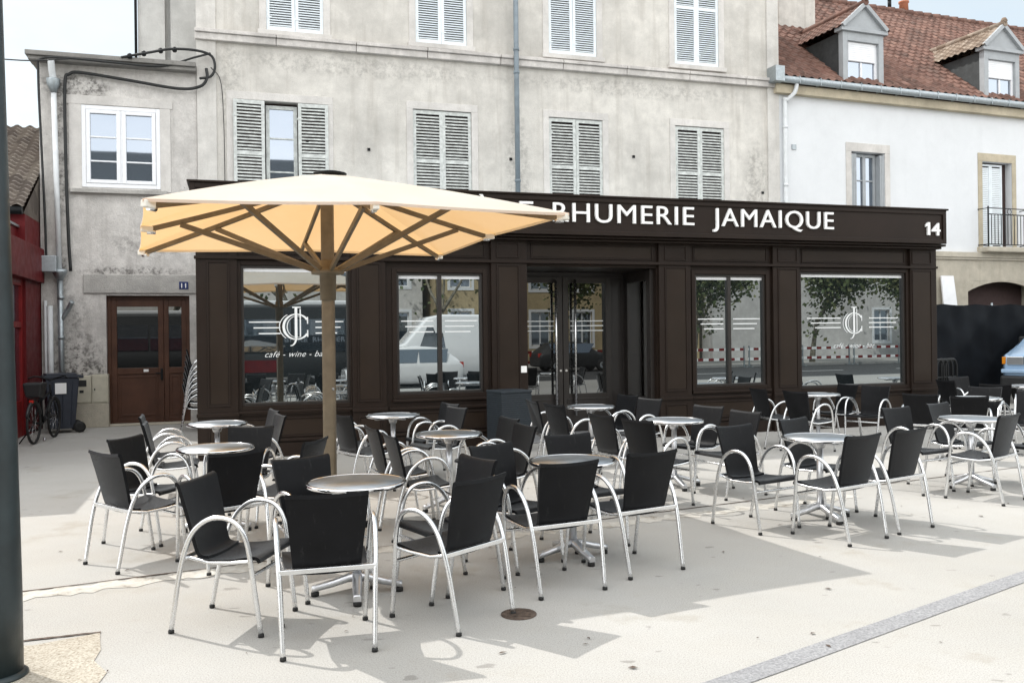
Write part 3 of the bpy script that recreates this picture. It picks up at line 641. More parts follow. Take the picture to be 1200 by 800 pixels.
def win(s0,s1,z0,z1,mull=None,logo=None,bars=()):
    mb=MB(); w=.035
    frame_rect(mb,s0,s1,z0,z1,.075,.14,w)
    if mull: mb.box(mull-.03,mull+.03,.08,.139,z0+w,z1-w)
    f=cafe.part(mb,'window',M['frame_dark'],bevel=.004)
    mb=MB(); frame_rect(mb,s0-.07,s1+.07,z0-.07,z1+.07,.038,.0605,.07); cafe.part(mb,'window_trim',M['brown'],f,bevel=.006)
    mb=MB(); mb.box(s0-.075,s1+.075,.012,.064,z0-.11,z0-.07); cafe.part(mb,'window_sill',M['brown'],f,bevel=.006)
    mb=MB(); mb.face([(s0,.125,z0),(s1,.125,z0),(s1,.125,z1),(s0,.125,z1)]); cafe.part(mb,'pane',M['pane'],f)
    mb=MB(); mb.box(s0+.036,s1-.036,.112,.124,z1-.085,z1-.04); cafe.part(mb,'reflection_strip',M['pvc'],f)  # pale solid bar standing in for a reflection on the pane
    mb=MB(); y=.119
    if logo:
        cx,cz,k=logo; monogram(mb,cx,cz,k,y); cafe.part(mb,'monogram',M['decal_white'],f); mb=MB()
        text_fit(mb,script_words,cx-.43,cx+.42,cz-.42,cz-.335,y,-.008,.001,1.06,.45,0)
    if mb.v: cafe.part(mb,'lettering',M['decal_white'],f)
    for grp in (bars[:3],bars[3:]):
        mb=MB()
        for a,b,z in grp: mb.face([(a,y,z),(b,y,z),(b,y,z+.016),(a,y,z+.016)])
        cafe.part(mb,'vinyl_stripe',M['decal_white'],f)
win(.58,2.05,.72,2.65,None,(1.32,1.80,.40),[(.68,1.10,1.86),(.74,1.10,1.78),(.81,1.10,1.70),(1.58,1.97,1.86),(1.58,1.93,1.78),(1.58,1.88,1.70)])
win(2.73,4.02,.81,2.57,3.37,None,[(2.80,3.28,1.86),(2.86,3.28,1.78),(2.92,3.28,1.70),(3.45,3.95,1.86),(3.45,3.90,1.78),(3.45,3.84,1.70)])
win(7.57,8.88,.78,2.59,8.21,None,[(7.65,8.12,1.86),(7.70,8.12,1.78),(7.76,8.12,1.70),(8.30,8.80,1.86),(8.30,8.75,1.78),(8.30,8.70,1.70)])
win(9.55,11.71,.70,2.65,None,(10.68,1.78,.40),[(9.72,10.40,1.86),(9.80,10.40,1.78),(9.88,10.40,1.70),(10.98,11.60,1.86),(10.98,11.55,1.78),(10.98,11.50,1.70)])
# the pale strip along each window top is a reflection put in as colour
# doors, recessed 1.2 m
mb=MB(); frame_rect(mb,4.72,6.88,.03,2.68,1.17,1.26,.08); mb.box(6.56,6.80,1.18,1.25,.1,2.6)
fr=cafe.part(mb,'door_frame',M['frame_dark'],bevel=.004)
def leaf(a,b,hs):
    mb=MB(); frame_rect(mb,a,b,.04,2.60,1.10,1.165,.10,wb=.62,wt=.10); frame_rect(mb,a+.06,b-.06,.14,.58,1.092,1.102,.02)
    d=cafe.part(mb,'door',M['frame_dark'],bevel=.004)
    mb=MB(); mb.face([(a+.1,1.13,.66),(b-.1,1.13,.66),(b-.1,1.13,2.5),(a+.1,1.13,2.5)]); cafe.part(mb,'pane',M['pane_door'],d)
    mb=MB()
    for z in (1.86,1.78,1.70): mb.face([(a+.14,1.126,z),(b-.14,1.126,z),(b-.14,1.126,z+.016),(a+.14,1.126,z+.016)])
    cafe.part(mb,'lettering',M['decal_white'],d)
    mb=MB(); mb.tube([(hs,1.03,.30),(hs,1.03,2.55)],.021,12)
    for z in (.5,1.4,2.35): mb.tube([(hs,1.03,z),(hs,1.10,z)],.012,8)
    cafe.part(mb,'handle',M['steel'],d)
    mb=MB(); c=(b-.045 if hs<5.7 else a+.045); mb.tube([(c,1.085,1.05),(c,1.10,1.05)],.02,12); cafe.part(mb,'lock',M['steel'],d)
M['pane_door']=M['pane_dark']
leaf(4.80,5.68,5.54); leaf(5.69,6.56,5.88)
mb=MB(); 
mb.box(6.82,6.885,.16,.30,.03,2.68); mb.box(6.82,6.885,1.02,1.17,.03,2.68); mb.box(6.82,6.885,.30,1.02,.03,.62); mb.box(6.82,6.885,.30,1.02,2.50,2.68)
sw=cafe.part(mb,'side_window',M['frame_dark'],bevel=.004)
mb=MB(); mb.face([(6.86,.28,.6),(6.86,1.04,.6),(6.86,1.04,2.52),(6.86,.28,2.52)]); cafe.part(mb,'pane',M['pane_dark'],sw)
# cornice
mb=MB(); mb.box(-.05,12.36,-.10,.08,3.062,3.10); mb.box(-.08,12.39,-.17,.08,3.102,3.14); cafe.part(mb,'cornice',M['brown'],bevel=.01)
# bell push by the door
bp=MB(); bp.box(-.045,.045,-.02,0,-.05,.05); tag(bp.build('bell_push',M['letter_white'],bevel=.006,loc=F(4.63,-.002,1.13),rotz=TH),'small white square bell push beside the glazed cafe doors','bell push')

# ---- fascia sign
sg=B('fascia_sign','long dark brown fascia sign with white capital letters over the cafe','sign',0,-.02)
mb=MB(); mb.box(-.05,12.32,-.22,.45,3.145,3.705); frame_rect(mb,-.06,12.33,3.14,3.715,-.245,-.218,.07); mb.box(-.09,12.36,-.27,.47,3.716,3.745)
b=sg.part(mb,'sign_board',M['brown'],bevel=.006)
mb=MB(); ky=-.235
text_fit(mb,'BIÈRE',3.36,4.73,3.335,3.635,ky,.0,.022,1.10)
text_fit(mb,'RHUMERIE',5.04,7.40,3.335,3.635,ky,.0,.022,1.10)
text_fit(mb,'JAMAIQUE',7.73,10.0,3.335,3.635,ky,.0,.022,1.10)
text_fit(mb,'4',12.01,12.195,3.285,3.505,ky,.012,.018,1.0)
mb.prism([(11.925,3.285),(11.975,3.285),(11.975,3.505),(11.935,3.505),(11.885,3.465),(11.885,3.425),(11.925,3.452)],ky-.018,ky+.018)
sg.part(mb,'lettering',M['letter_white'])

# ================================================================== WHITE HOUSE on the right (turned 3 degrees more)
TW=R(20.5); OW=F(13.066,5.8); WX=Vector((math.cos(TW),math.sin(TW),0)); WY=Vector((-math.sin(TW),math.cos(TW),0))
def FW(s,d,z=0): return OW+WX*s+WY*d+Vector((0,0,z))
class BW(B):
    def __init__(self,name,label,cat,s,d): self.s=s; self.d=d; self.e=thing(name,label,cat,FW(s,d),TW); self.o=Matrix.Translation((-s,-d,0))
wh=BW('white_house','white rendered house with brown tiled roof beside the grey building','building',.06,0)
WO=[(2.24,3.30,4.1,6.16),(6.62,7.70,3.85,6.16),(11.5,12.6,4.1,6.16)]
mb=MB(); wall_holes(mb,.0,17,3.66,7.55,0,.28,WO); mb.box(.0,17,.45,9.8,3.7,7.5)
mb.face([(17,0,3.66),(17,.45,3.66),(17,.45,7.55),(17,0,7.55)]); wh.part(mb,'wall',M['white_wall'])
AR=(6.03,8.55)
mb=MB(); wall_holes(mb,-.4,17,0,3.62,-.04,.5,[(AR[0],AR[1],0,2.95),(.9,3.2,.8,2.9),(11.5,13.2,0,2.6)]); mb.box(-.4,17,.47,9.8,0,3.6)
# shallow segmental head of the cart arch
n=12
for i in range(n):
    a=AR[0]+(AR[1]-AR[0])*i/n; b2=AR[0]+(AR[1]-AR[0])*(i+1)/n; q=lambda x:2.95+.0+.26*(1-((x-(AR[0]+AR[1])/2)/((AR[1]-AR[0])/2))**2)
low=wh.part(mb,'ground_floor_wall',M['lower_stone'])
mb=MB(); poly=[(AR[0],2.62)]+[(AR[0]+(AR[1]-AR[0])*i/14, 2.66+.27*(1-(2*i/14-1)**2)) for i in range(15)]+[(AR[1],2.62),(AR[1],2.949),(AR[0],2.949)]
mb.prism([(x,z) for x,z in poly],-.035,.05); wh.part(mb,'arch_head',M['lower_stone'],low)
mb=MB(); mb.box(AR[0],AR[1],.44,.46,0,2.95); mb.box(AR[0]+.05,AR[0]+1.0,.40,.44,0,2.3); wh.part(mb,'cart_door',M['dark_void'],low)
mb=MB(); mb.box(-.05,17.05,-.12,.02,3.56,3.70); mb.box(-.05,17.05,-.09,.02,3.50,3.56); wh.part(mb,'stone_band',M['lower_stone'],bevel=.012)
mb=MB(); mb.box(-.1,17.1,-.16,.02,7.40,7.62); wh.part(mb,'eaves_board',M['tan_stone'],bevel=.01)
mb=MB(); mb.tube([(-.25,-.26,7.70),(17.2,-.26,7.70)],.085,10); 
for i in range(28): mb.lathe([(.09,-.01),(.09,.01)],8,(0,0,0))if 0 else mb.box(-.2+i*.62,-.18+i*.62,-.35,-.17,7.61,7.785)
mb.box(-.28,-.02,-.36,-.02,7.62,7.98)
wh.part(mb,'gutter',M['zinc'])
# roof of wavy tile courses
def tiled(mb,x0,x1,fy,fz,n,period,amp,step=.06,lift=.045):
    """courses from eave (t=0) to ridge (t=1); fy, fz give depth and height"""
    pts=[]
    for i in range(n+1):
        for kx in ((0,1) if i<n else (0,)):
            t=(i+kx*.985)/n; up=lift*(1-kx) if i<n else 0
            row=[]; m=int((x1-x0)/step)
            for j in range(m+1):
                x=x0+(x1-x0)*j/m; w=math.sin(2*math.pi*(x/period)); row.append((x,fy(t),fz(t)+up+amp*(w if w>-.4 else -.4)))
            pts.append(row)
    mb.grid(pts,s=False)
mb=MB(); tiled(mb,-.1,17.1,lambda t:-.30+5.3*t,lambda t:7.74+4.40*t,24,.25,.032,.0417)
mb.face([(-.1,5,12.14),(17.1,5,12.14),(17.1,10.1,7.7),(-.1,10.1,7.7)])
mb.face([(17.1,-.3,7.7),(17.1,10.1,7.7),(17.1,5,12.14)])
rf=wh.part(mb,'roof',M['tile'])
mb=MB()
for i in range(44): mb.tube([(-.1+i*.39,5,12.15),(.31+i*.39,5,12.17)],[.10,.12],8)
wh.part(mb,'ridge_tile',M['tile'],rf)
mb=MB(); mb.box(2.1,3.35,2.6,3.3,9.3,12.9); mb.box(2.05,3.4,2.55,3.35,12.7,12.82); wh.part(mb,'chimney',M['main_wall'],rf,bevel=.01)
mb=MB(); mb.lathe([(.16,0),(.14,.35),(.17,.37),(.17,.42)],12,(9.05,5.1,12.15)); wh.part(mb,'chimney_pot',M['terracotta'],rf)
mb=MB(); mb.lathe([(.06,0),(.06,.35)],10,(8.35,5.0,12.2)); mb.lathe([(.13,.35),(.16,.4),(.02,.55)],10,(8.35,5.0,12.2)); mb.lathe([(.12,.42),(.12,.52)],10,(8.35,5.0,12.2)); wh.part(mb,'flue_cowl',M['iron'],rf)
def dormer(cx):
    w=.64; y0=-.10; zf=7.86; ze=9.12; zr=9.80
    mb=MB(); mb.box(cx-w,cx-w+.15,y0,y0+.16,zf-.05,ze); mb.box(cx+w-.15,cx+w,y0,y0+.16,zf-.05,ze); mb.box(cx-w+.15,cx+w-.15,y0,y0+.16,ze-.22,ze); mb.box(cx-w,cx+w,y0-.03,y0+.16,zf-.12,zf-.05)
    mb.box(cx-w-.09,cx+w+.09,y0-.07,y0+.2,ze,ze+.09); mb.prism([(cx-w-.02,ze+.09),(cx+w+.02,ze+.09),(cx,zr-.02)],y0-.02,y0+.16)
    for sgn in (-1,1):
        mb.bar((cx+sgn*(w+.06),y0-.06,ze+.11),(cx,y0-.06,zr+.03),.10,.09,up=(0,1,0))
    frame_rect(mb,cx-.33,cx+.33,ze-.62,ze-.30,y0-.0,y0+.02,.02) if 0 else None
    d=wh.part(mb,'dormer',M['dormer'],bevel=.006)
    mb=MB(); dd=lambda z:(z-7.74)/4.40*5.3-.30
    for sgn in (-1,1):
        x=cx+sgn*(w-.02); mb.face([(x,y0+.16,zf-.1),(x,dd(ze),ze),(x,y0+.16,ze)][::sgn])
        mb.face([(x,y0+.16,zf-.1),(x,dd(zf-.1)+.05,zf-.1),(x,dd(ze),ze)][::sgn])
    wh.part(mb,'dormer_cheek',M['slate'],d)
    mb=MB()
    for sgn in (-1,1):
        rows=[]; N=7
        for i in range(N+1):
            for kx in ((0,1) if i<N else (0,)):
                t=(i+kx*.985)/N; up=.03*(1-kx) if i<N else 0
                x=cx+sgn*(w+.15)*(1-t); z=ze+.06+(zr+.05-ze-.06)*t; row=[]
                m=44; yb=dd(z)+.1
                for j in range(m+1):
                    y=(y0-.10)+(yb-y0+.10)*j/m; row.append((x,y,z+up+.02*math.sin(y*2*math.pi/.22)))
                rows.append(row)
        mb.grid(rows,s=False,flip=(sgn>0))
    mb.tube([(cx,y0-.12,zr+.07),(cx,dd(zr)+.1,zr+.07)],.085,8)
    mb.lathe([(.05,0),(.09,.06),(.05,.14)],8,(cx,y0-.08,zr+.08))
    wh.part(mb,'dormer_roof',M['tile_old'] if cx>5 else M['tile'],d)
    mb=MB(); frame_rect(mb,cx-.49,cx+.49,zf-.05,ze-.22,y0+.08,y0+.15,.07); mb.box(cx-.025,cx+.025,y0+.085,y0+.14,zf,8.4); wh.part(mb,'dormer_window',M['pvc'],d,bevel=.005)
    mb=MB(); mb.box(cx-.42,cx+.42,y0+.07,y0+.12,8.42,ze-.23)
    for i in range(9): mb.box(cx-.42,cx+.42,y0+.062,y0+.072,8.43+i*.05,8.465+i*.05)
    wh.part(mb,'roller_shutter',M['pvc'],d)
    mb=MB(); mb.face([(cx-.44,y0+.12,zf),(cx+.44,y0+.12,zf),(cx+.44,y0+.12,8.45),(cx-.44,y0+.12,8.45)]); wh.part(mb,'dormer_pane',M['pane_house'],d)
dormer(2.58); dormer(7.28); dormer(12.0)
# windows of the white house
def wh_win(i,stone,surr):
    s0,s1,z0,z1=WO[i]; mb=MB(); mb.box(s0-surr,s0,-.02,.004,z0,z1); mb.box(s1,s1+surr,-.02,.004,z0,z1); mb.box(s0-surr,s1+surr,-.02,.004,z1,z1+.22); mb.box(s0-surr-.05,s1+surr+.05,-.09,.02,z0-.12,z0)
    return wh.part(mb,'window',stone,bevel=.008)
w=wh_win(0,M['stone'],.17); s0,s1,z0,z1=WO[0]
mb=MB(); frame_rect(mb,s0+.17,s1-.17,z0,z1-.03,.14,.20,.07); mb.box((s0+s1)/2-.05,(s0+s1)/2+.05,.135,.195,z0,z1-.1)
for zz in (4.75,5.45): mb.box(s0+.24,s1-.24,.15,.19,zz,zz+.03)
wh.part(mb,'frame',M['dormer'],w,bevel=.005)
mb=MB(); mb.face([(s0+.2,.18,z0),(s1-.2,.18,z0),(s1-.2,.18,z1),(s0+.2,.18,z1)]); wh.part(mb,'pane',M['pane_house'],w)
for a,b in ((s0+.005,s0+.16),(s1-.16,s1-.005)):
    mb=MB()
    for q in range(3): mb.box(a+q*.052,a+q*.052+.045,-.015,.26,z0+.02,z1-.06)
    wh.part(mb,'shutter',M['dormer'],w,bevel=.004)
w=wh_win(1,M['tan_stone'],.15); s0,s1,z0,z1=WO[1]
for a,b in ((s0+.01,(s0+s1)/2-.12),((s0+s1)/2-.115,s1-.24)):
    mb=MB(); frame_rect(mb,a,b,z0,z1-.05,.10,.14,.05)
    z=z0+.08
    while z<z1-.14: mb.box(a+.05,b-.05,.112,.122,z,z+.042); z+=.05
    wh.part(mb,'shutter',M['shutter_white'],w)
mb=MB(); mb.box(s0,s1,.2,.24,z0,z1); wh.part(mb,'casement',M['dark_void'],w)
w=wh_win(2,M['tan_stone'],.15); s0,s1,z0,z1=WO[2]; mb=MB(); mb.face([(s0,.2,z0),(s1,.2,z0),(s1,.2,z1),(s0,.2,z1)]); wh.part(mb,'pane',M['pane_house'],w)
mb=MB(); mb.box(6.42,8.05,-.36,.0,3.70,3.84); wh.part(mb,'balcony_slab',M['lower_stone'],bevel=.03)
def railing(s0,s1,z0,z1,y,ornate):
    mb=MB()
    for z in (z0+.06,z1-.16,z1): mb.bar((s0,y,z),(s1,y,z),.03,.022)
    for s in (s0,s1): mb.bar((s,y,z0),(s,y,z1+.05),.028,.028); [mb.bar((s,y,z),(s,0,z),.022,.022) for z in (z0+.06,z1)]
    n=int((s1-s0)/.115)
    for i in range(1,n):
        x=s0+(s1-s0)*i/n; mb.bar((x,y,z0+.06),(x,y,z1-.22),.014,.014)
    for i in range(n):
        a=s0+(s1-s0)*i/n; b2=s0+(s1-s0)*(i+1)/n; mb.tube([((a+b2)/2+(b2-a)/2*math.cos(u),y,z1-.22+.06*math.sin(u)) for u in [math.pi*q/6 for q in range(7)]],.006,5)
    cx=(s0+s1)/2; mb.tube([(cx+.07*math.cos(u),y,z1-.08+.07*math.sin(u)) for u in [2*math.pi*q/14 for q in range(14)]],.008,5,closed=True)
    return mb
o=wh.part(railing(6.46,7.98,3.84,4.86,-.32,1),'balcony_railing',M['iron'])
mb=MB(); 
for z in (4.28,4.62): mb.bar((2.05,-.10,z),(3.5,-.10,z),.025,.02)
for s in (2.05,3.5): mb.bar((s,-.10,4.2),(s,-.10,4.68),.025,.025); mb.bar((s,-.10,4.62),(s,0,4.62),.02,.02)
for i in range(12): mb.bar((2.17+i*.11,-.10,4.28),(2.17+i*.11,-.10,4.62),.012,.012)
wh.part(mb,'window_guard',M['iron'])
mb=MB()
for s,z in ((.49,6.15),(8.35,6.15)): mb.box(s-.06,s+.06,-.03,.0,z-.06,z+.06)
wh.part(mb,'wall_vent',M['zinc'])
def pw(*pts): return [FW(*p) for p in pts]
pipe_thing('drainpipe','white drainpipe with swan neck at the corner of the white house',spline(pw((.42,-.24,7.62),(.38,-.20,7.42),(.22,-.10,7.22),(.19,-.08,7.0),(.19,-.08,3.72)),5),.05,M['pipe_white'],pw((.19,-.08,6.6),(.19,-.08,5.2)))
bd=MB(); bd.hexa([(0,-.30,0),(.56,-.30,0),(.56,-.26,0),(0,-.26,0)],[(-.02,-.005,3.06),(.40,-.005,3.06),(.40,.035,3.06),(-.02,.035,3.06)])
tag(bd.build('board',M['pvc'],loc=FW(5.02,-.14,.0),rotz=TW),'plain white board leaning on the cream wall behind the black fence','board')
# ================================================================== SITE FENCE, BARRIERS, VAN
sf=thing('site_fence','tall black sheeted site fence right of the cafe','fence',FW(2.2,-1.55),TW)
mb=MB(); rows=[]; nx=150; nz=26; rs=random.Random(11)
H0=2.26
for j in range(nz+1):
    z=.06+(H0-.06)*j/nz; row=[]
    for i in range(nx+1):
        x=9.0*i/nx; t=j/nz
        y=.05*math.sin(x*2.3+t*2.2)*(1-.6*t)+.05*abs(math.sin((x*.55+(1-t)*1.3)*4.1))+.04*abs(math.sin((x*.35-(1-t)*1.5)*6.2))*math.exp(-.35*x)+.015*math.sin(x*11+t*5)
        sag=-.035*abs(math.sin(x*math.pi/1.1))*t; row.append((x,y-.26,z+sag))
    rows.append(row)
mb.grid(rows); mb.build('sheet',M['tarp'],sf)
for i in range(4):
    mb=MB(); x=.02+i*2.95; mb.tube([(x,.04,0),(x,.04,2.3)],.024,10); mb.box(x-.12,x+.12,-.08,.5,0,.13); mb.build('post',M['zinc'],sf)
mb=MB(); 
for z in (.2,2.22): mb.tube([(0,.04,z),(9,.04,z)],.018,8)
mb.build('rail',M['zinc'],sf)
def barrier(p,rz,label):
    o=thing('hoop_barrier',label,'barrier',p,rz,'black hoop barriers beside the cafe'); mb=MB()
    pts=[(-.20,0,0),(-.20,0,.92)]+[(-.20+.14-.14*math.cos(a),0,.92+.16*math.sin(a)) for a in [math.pi/2*q/5 for q in range(1,6)]]+[(.06+.14*math.sin(a),0,.92+.16*math.cos(a)) for a in [math.pi/2*q/5 for q in range(1,6)]]+[(.20,0,0)]
    mb.tube(pts,.026,10); mb.build('hoop',M['iron'],o)
    mb=MB(); mb.tube([(-.2,0,.32),(.2,0,.32)],.016,8); mb.tube([(-.2,0,.74),(.2,0,.74)],.016,8); mb.build('crossbar',M['iron'],o)
    mb=MB(); mb.box(-.26,-.14,-.12,.12,0,.02); mb.box(.14,.26,-.12,.12,0,.02); mb.build('foot',M['iron'],o)
for i,t in enumerate(['black hoop barrier closest to the brown cafe wall','second black hoop barrier out from the cafe wall','third black hoop barrier out from the cafe wall','black hoop barrier furthest out from the cafe wall']):
    barrier((8.10+i*.135,16.75+i*.10,0),R(35),t)

def sect(mb,secs,m=0):
    """loft of closed sections"""
    k=len(secs[0]); b=len(mb.v)
    for s in secs: mb.v+=[tuple(p) for p in s]
    for i in range(len(secs)-1):
        for j in range(k): mb.f.append((b+i*k+j,b+i*k+(j+1)%k,b+(i+1)*k+(j+1)%k,b+(i+1)*k+j)); mb.m.append(m); mb.s.append(True)
    mb.f.append(tuple(b+j for j in range(k))[::-1]); mb.m.append(m); mb.s.append(False)
    mb.f.append(tuple(b+(len(secs)-1)*k+j for j in range(k))); mb.m.append(m); mb.s.append(False)
def car_section(x,w,z0,zb,zt,wt):
    return [(x,-w*.94,z0),(x,-w,z0+.12),(x,-w,zb-.1),(x,-w*.97,zb),(x,-wt,zt-.06),(x,-wt*.9,zt),(x,wt*.9,zt),(x,wt,zt-.06),(x,w*.97,zb),(x,w,zb-.1),(x,w,z0+.12),(x,w*.94,z0)]
def wheel(par,x,y,r,w=.2):
    mb=MB(); mb.lathe([(r*.62,-w/2),(r*.96,-w/2),(r,-w*.3),(r,w*.3),(r*.96,w/2),(r*.62,w/2)],28); mb.xf(Matrix.Translation((x,y,r))@Matrix.Rotation(R(90),4,'X')); o=mb.build('wheel',M['rubber'],par)
    mb=MB(); mb.lathe([(r*.64,-w*.42),(r*.5,-w*.52),(.05,-w*.5),(.05,w*.5),(r*.5,w*.52),(r*.64,w*.42)],28); mb.xf(Matrix.Translation((x,y,r))@Matrix.Rotation(R(90),4,'X')); mb.build('rim',M['caste'],o)
def vehicle(name,label,cat,loc,rz,secs,paint,glassy,wheels,extra=None):
    o=thing(name,label,cat,loc,rz); mb=MB(); sect(mb,secs); mb.build('body',paint,o,bevel=.03,seg=3)
    mb=MB()
    for q in glassy: mb.face(q)
    if mb.f: mb.build('window',M['pane_house'],o)
    for x,y,r in wheels: wheel(o,x,y,r)
    if extra: extra(o)
    return o
S=car_section
def van_front(o):
    for s in (-1,1):
        mb=MB(); mb.box(-.06,.035,s*.60-.17,s*.60+.17,.86,1.04); mb.build('headlight',M['lamp_glass'],o,bevel=.015)
        mb=MB(); mb.box(-.12,.0,s*.83-.05,s*.83+.03,.87,1.03); mb.build('indicator',M['amber_lens'],o,bevel=.01)
        mb=MB(); mb.box(-1.72,-1.60,s*1.0-.09,s*1.0+.09,1.27,1.47); mb.build('mirror',M['dark_plastic'],o,bevel=.03)
    mb=MB(); mb.box(-.06,.03,-.42,.42,.86,1.04)
    for z in (.90,.95,1.0): mb.box(.03,.045,-.40,.40,z,z+.02)
    mb.build('grille',M['dark_plastic'],o,bevel=.008)
    mb=MB(); mb.box(-.20,.09,-.90,.90,.38,.62); mb.build('bumper',M['dark_plastic'],o,bevel=.05,)
    mb=MB(); mb.box(-.08,.06,-.88,.88,.68,.76); mb.build('trim',M['van_blue'],o,bevel=.015)
vansecs=[S(.0,.82,.42,1.0,1.06,.72),S(-.12,.90,.36,1.08,1.12,.76),S(-.75,.92,.32,1.22,1.36,.80),S(-.95,.92,.32,1.25,1.44,.80),S(-1.75,.92,.32,1.25,1.93,.72),S(-2.2,.92,.32,1.25,1.96,.74),S(-4.6,.92,.34,1.25,1.94,.74),S(-4.75,.88,.42,1.2,1.85,.70)]
vehicle('parked_van','pale blue van nosing in from the right in front of the black fence','van',(11.50,18.95,0),R(221),vansecs,M['van_blue'],
  [[(-.99,-.72,1.46),(-.99,.72,1.46),(-1.70,.66,1.93),(-1.70,-.66,1.93)]]+[[(x0,s*.905,1.28),(x1,s*.905,1.28),(x1,s*.765,1.84),(x0+.1,s*.765,1.84)] for s in (-1,1) for x0,x1 in ((-1.5,-2.5),(-2.65,-4.4))],
  [(-.85,-.80,.32),(-.85,.80,.32),(-3.75,-.80,.32),(-3.75,.80,.32)],van_front)

# ================================================================== LEFT CORNER: bin, cabinets, bicycle, post
bn=thing('wheelie_bin','navy blue wheelie bin with a white sticker at the annex corner','bin',F(-2.50,4.95),TH+R(-74))
mb=MB(); mb.hexa([(-.20,-.20,.08),(.20,-.20,.08),(.20,.20,.08),(-.20,.20,.08)],[(-.25,-.27,.98),(.25,-.27,.98),(.25,.27,.98),(-.25,.27,.98)])
for x in (-.16,0,.16): mb.bar((.202,x*.85,.14),(.247,x,.93),.02,.02)
mb.build('body',M['bin'],bn,bevel=.02)
mb=MB(); mb.box(-.27,.27,-.30,.30,.985,1.03); mb.box(-.24,.24,-.26,.23,1.03,1.06); mb.tube([(-.24,.33,1.0),(.24,.33,1.0)],.016,8); mb.box(-.25,-.21,.27,.34,.97,1.02); mb.box(.21,.25,.27,.34,.97,1.02)
mb.build('lid',M['bin'],bn,bevel=.015)
for s in (-1,1):
    mb=MB(); mb.lathe([(.05,-.03),(.10,-.03),(.10,.03),(.05,.03)],20); mb.xf(Matrix.Translation((s*.22,.27,.10))@Matrix.Rotation(R(90),4,'Y')); mb.build('wheel',M['rubber'],bn)
mb=MB(); mb.bar((.250,-.12,.80),(.250,.06,.80),.012,.19); mb.build('sticker',M['letter_white'],bn)
mc=thing('meter_cabinet','pair of cream meter cabinets on a plinth against the annex wall','meter cabinet',F(-2.1,5.81),TH)
mb=MB(); mb.box(-.29,.30,-.18,0,0,.45); mb.build('plinth',M['lower_stone'],mc,bevel=.01)
mb=MB(); mb.box(-.28,-.0,-.17,0,.452,.98); mb.box(.005,.295,-.17,0,.452,1.0); mb.build('box',M['cream'],mc,bevel=.012)
mb=MB(); mb.box(-.26,-.02,-.182,-.17,.48,.95); mb.box(.025,.275,-.182,-.17,.48,.97); mb.build('cabinet_door',M['cream'],mc,bevel=.006)
mb=MB(); mb.box(-.22,-.08,-.188,-.182,.78,.90); mb.box(-.20,-.13,-.188,-.182,.66,.71); mb.box(.05,.07,-.188,-.182,.70,.74); mb.build('meter_window',M['dark_plastic'],mc)

bk=thing('bicycle','dark bicycle parked end-on against the red shopfront','bicycle',F(-2.52,3.60),TH+R(84))
mb=MB()
for x,nm in ((-.52,'rear'),(.52,'front')):
    w=MB(); w.tube([(x+.315*math.cos(a),0,.335+.315*math.sin(a)) for a in [2*math.pi*q/36 for q in range(36)]],.021,8,closed=True); ow=w.build('wheel',M['rubber'],bk)
    w=MB()
    for q in range(14):
        a=2*math.pi*q/14; w.tube([(x,.02*(-1)**q,.335),(x+.30*math.cos(a),0,.335+.30*math.sin(a))],.0022,4)
    w.lathe([(.02,-.05),(.02,.05)],8); w.build('spoke',M['steel'],ow)
    w=MB(); w.tube([(x+.35*math.cos(a),0,.335+.35*math.sin(a)) for a in [R(20+140*q/12) for q in range(13)]],.024,6); w.build('mudguard',M['dark_plastic'],bk)
for a,b in [((-.52,0,.335),(-.06,0,.30)),((-.06,0,.30),(-.20,0,.80)),((-.20,0,.72),(-.52,0,.335)),((-.06,0,.30),(.34,0,.72)),((-.18,0,.66),(.33,0,.80)),((.30,0,.92),(.38,0,.62)),((.38,.05,.62),(.52,.05,.335)),((.38,-.05,.62),(.52,-.05,.335))]: mb.tube([a,b],.017,8)
mb.tube([(-.60,0,.72),(-.25,0,.70)],.01,6); mb.tube([(-.60,.06,.72),(-.60,-.06,.72)],.01,6); mb.tube([(-.58,.05,.72),(-.52,.06,.36)],.008,6)
mb.build('frame',M['iron'],bk)
w=MB(); w.hexa([(-.36,-.03,.86),(-.04,-.015,.87),(-.04,.015,.87),(-.36,.03,.86)],[(-.37,-.09,.93),(-.03,-.02,.91),(-.03,.02,.91),(-.37,.09,.93)]); w.build('saddle',M['rubber'],bk,bevel=.02)
w=MB(); w.tube(spline([(.20,-.30,1.02),(.30,-.22,1.05),(.33,-.05,1.0),(.30,0,.98),(.33,.05,1.0),(.30,.22,1.05),(.20,.30,1.02)],4),.013,8); w.build('handlebar',M['iron'],bk)
w=MB(); w.hexa([(-.56,-.11,.74),(-.34,-.11,.74),(-.34,.11,.74),(-.56,.11,.74)],[(-.60,-.15,.98),(-.30,-.15,.98),(-.30,.15,.98),(-.60,.15,.98)]); w.build('basket',M['dark_plastic'],bk,bevel=.03)
w=MB(); w.box(-.655,-.60,-.03,.03,.66,.71); w.build('rear_light',M['red_lens'],bk,bevel=.008)
w=MB(); w.tube([(-.40,.04,.30),(-.46,.24,.01)],.01,6); w.build('kickstand',M['iron'],bk)
w=MB(); w.box(-.10,.02,.09,.19,.17,.20); w.box(-.12,-.0,-.19,-.09,.40,.43); w.tube([(-.06,-.1,.41),(-.06,.1,.19)],.012,6); w.build('pedal',M['rubber'],bk)

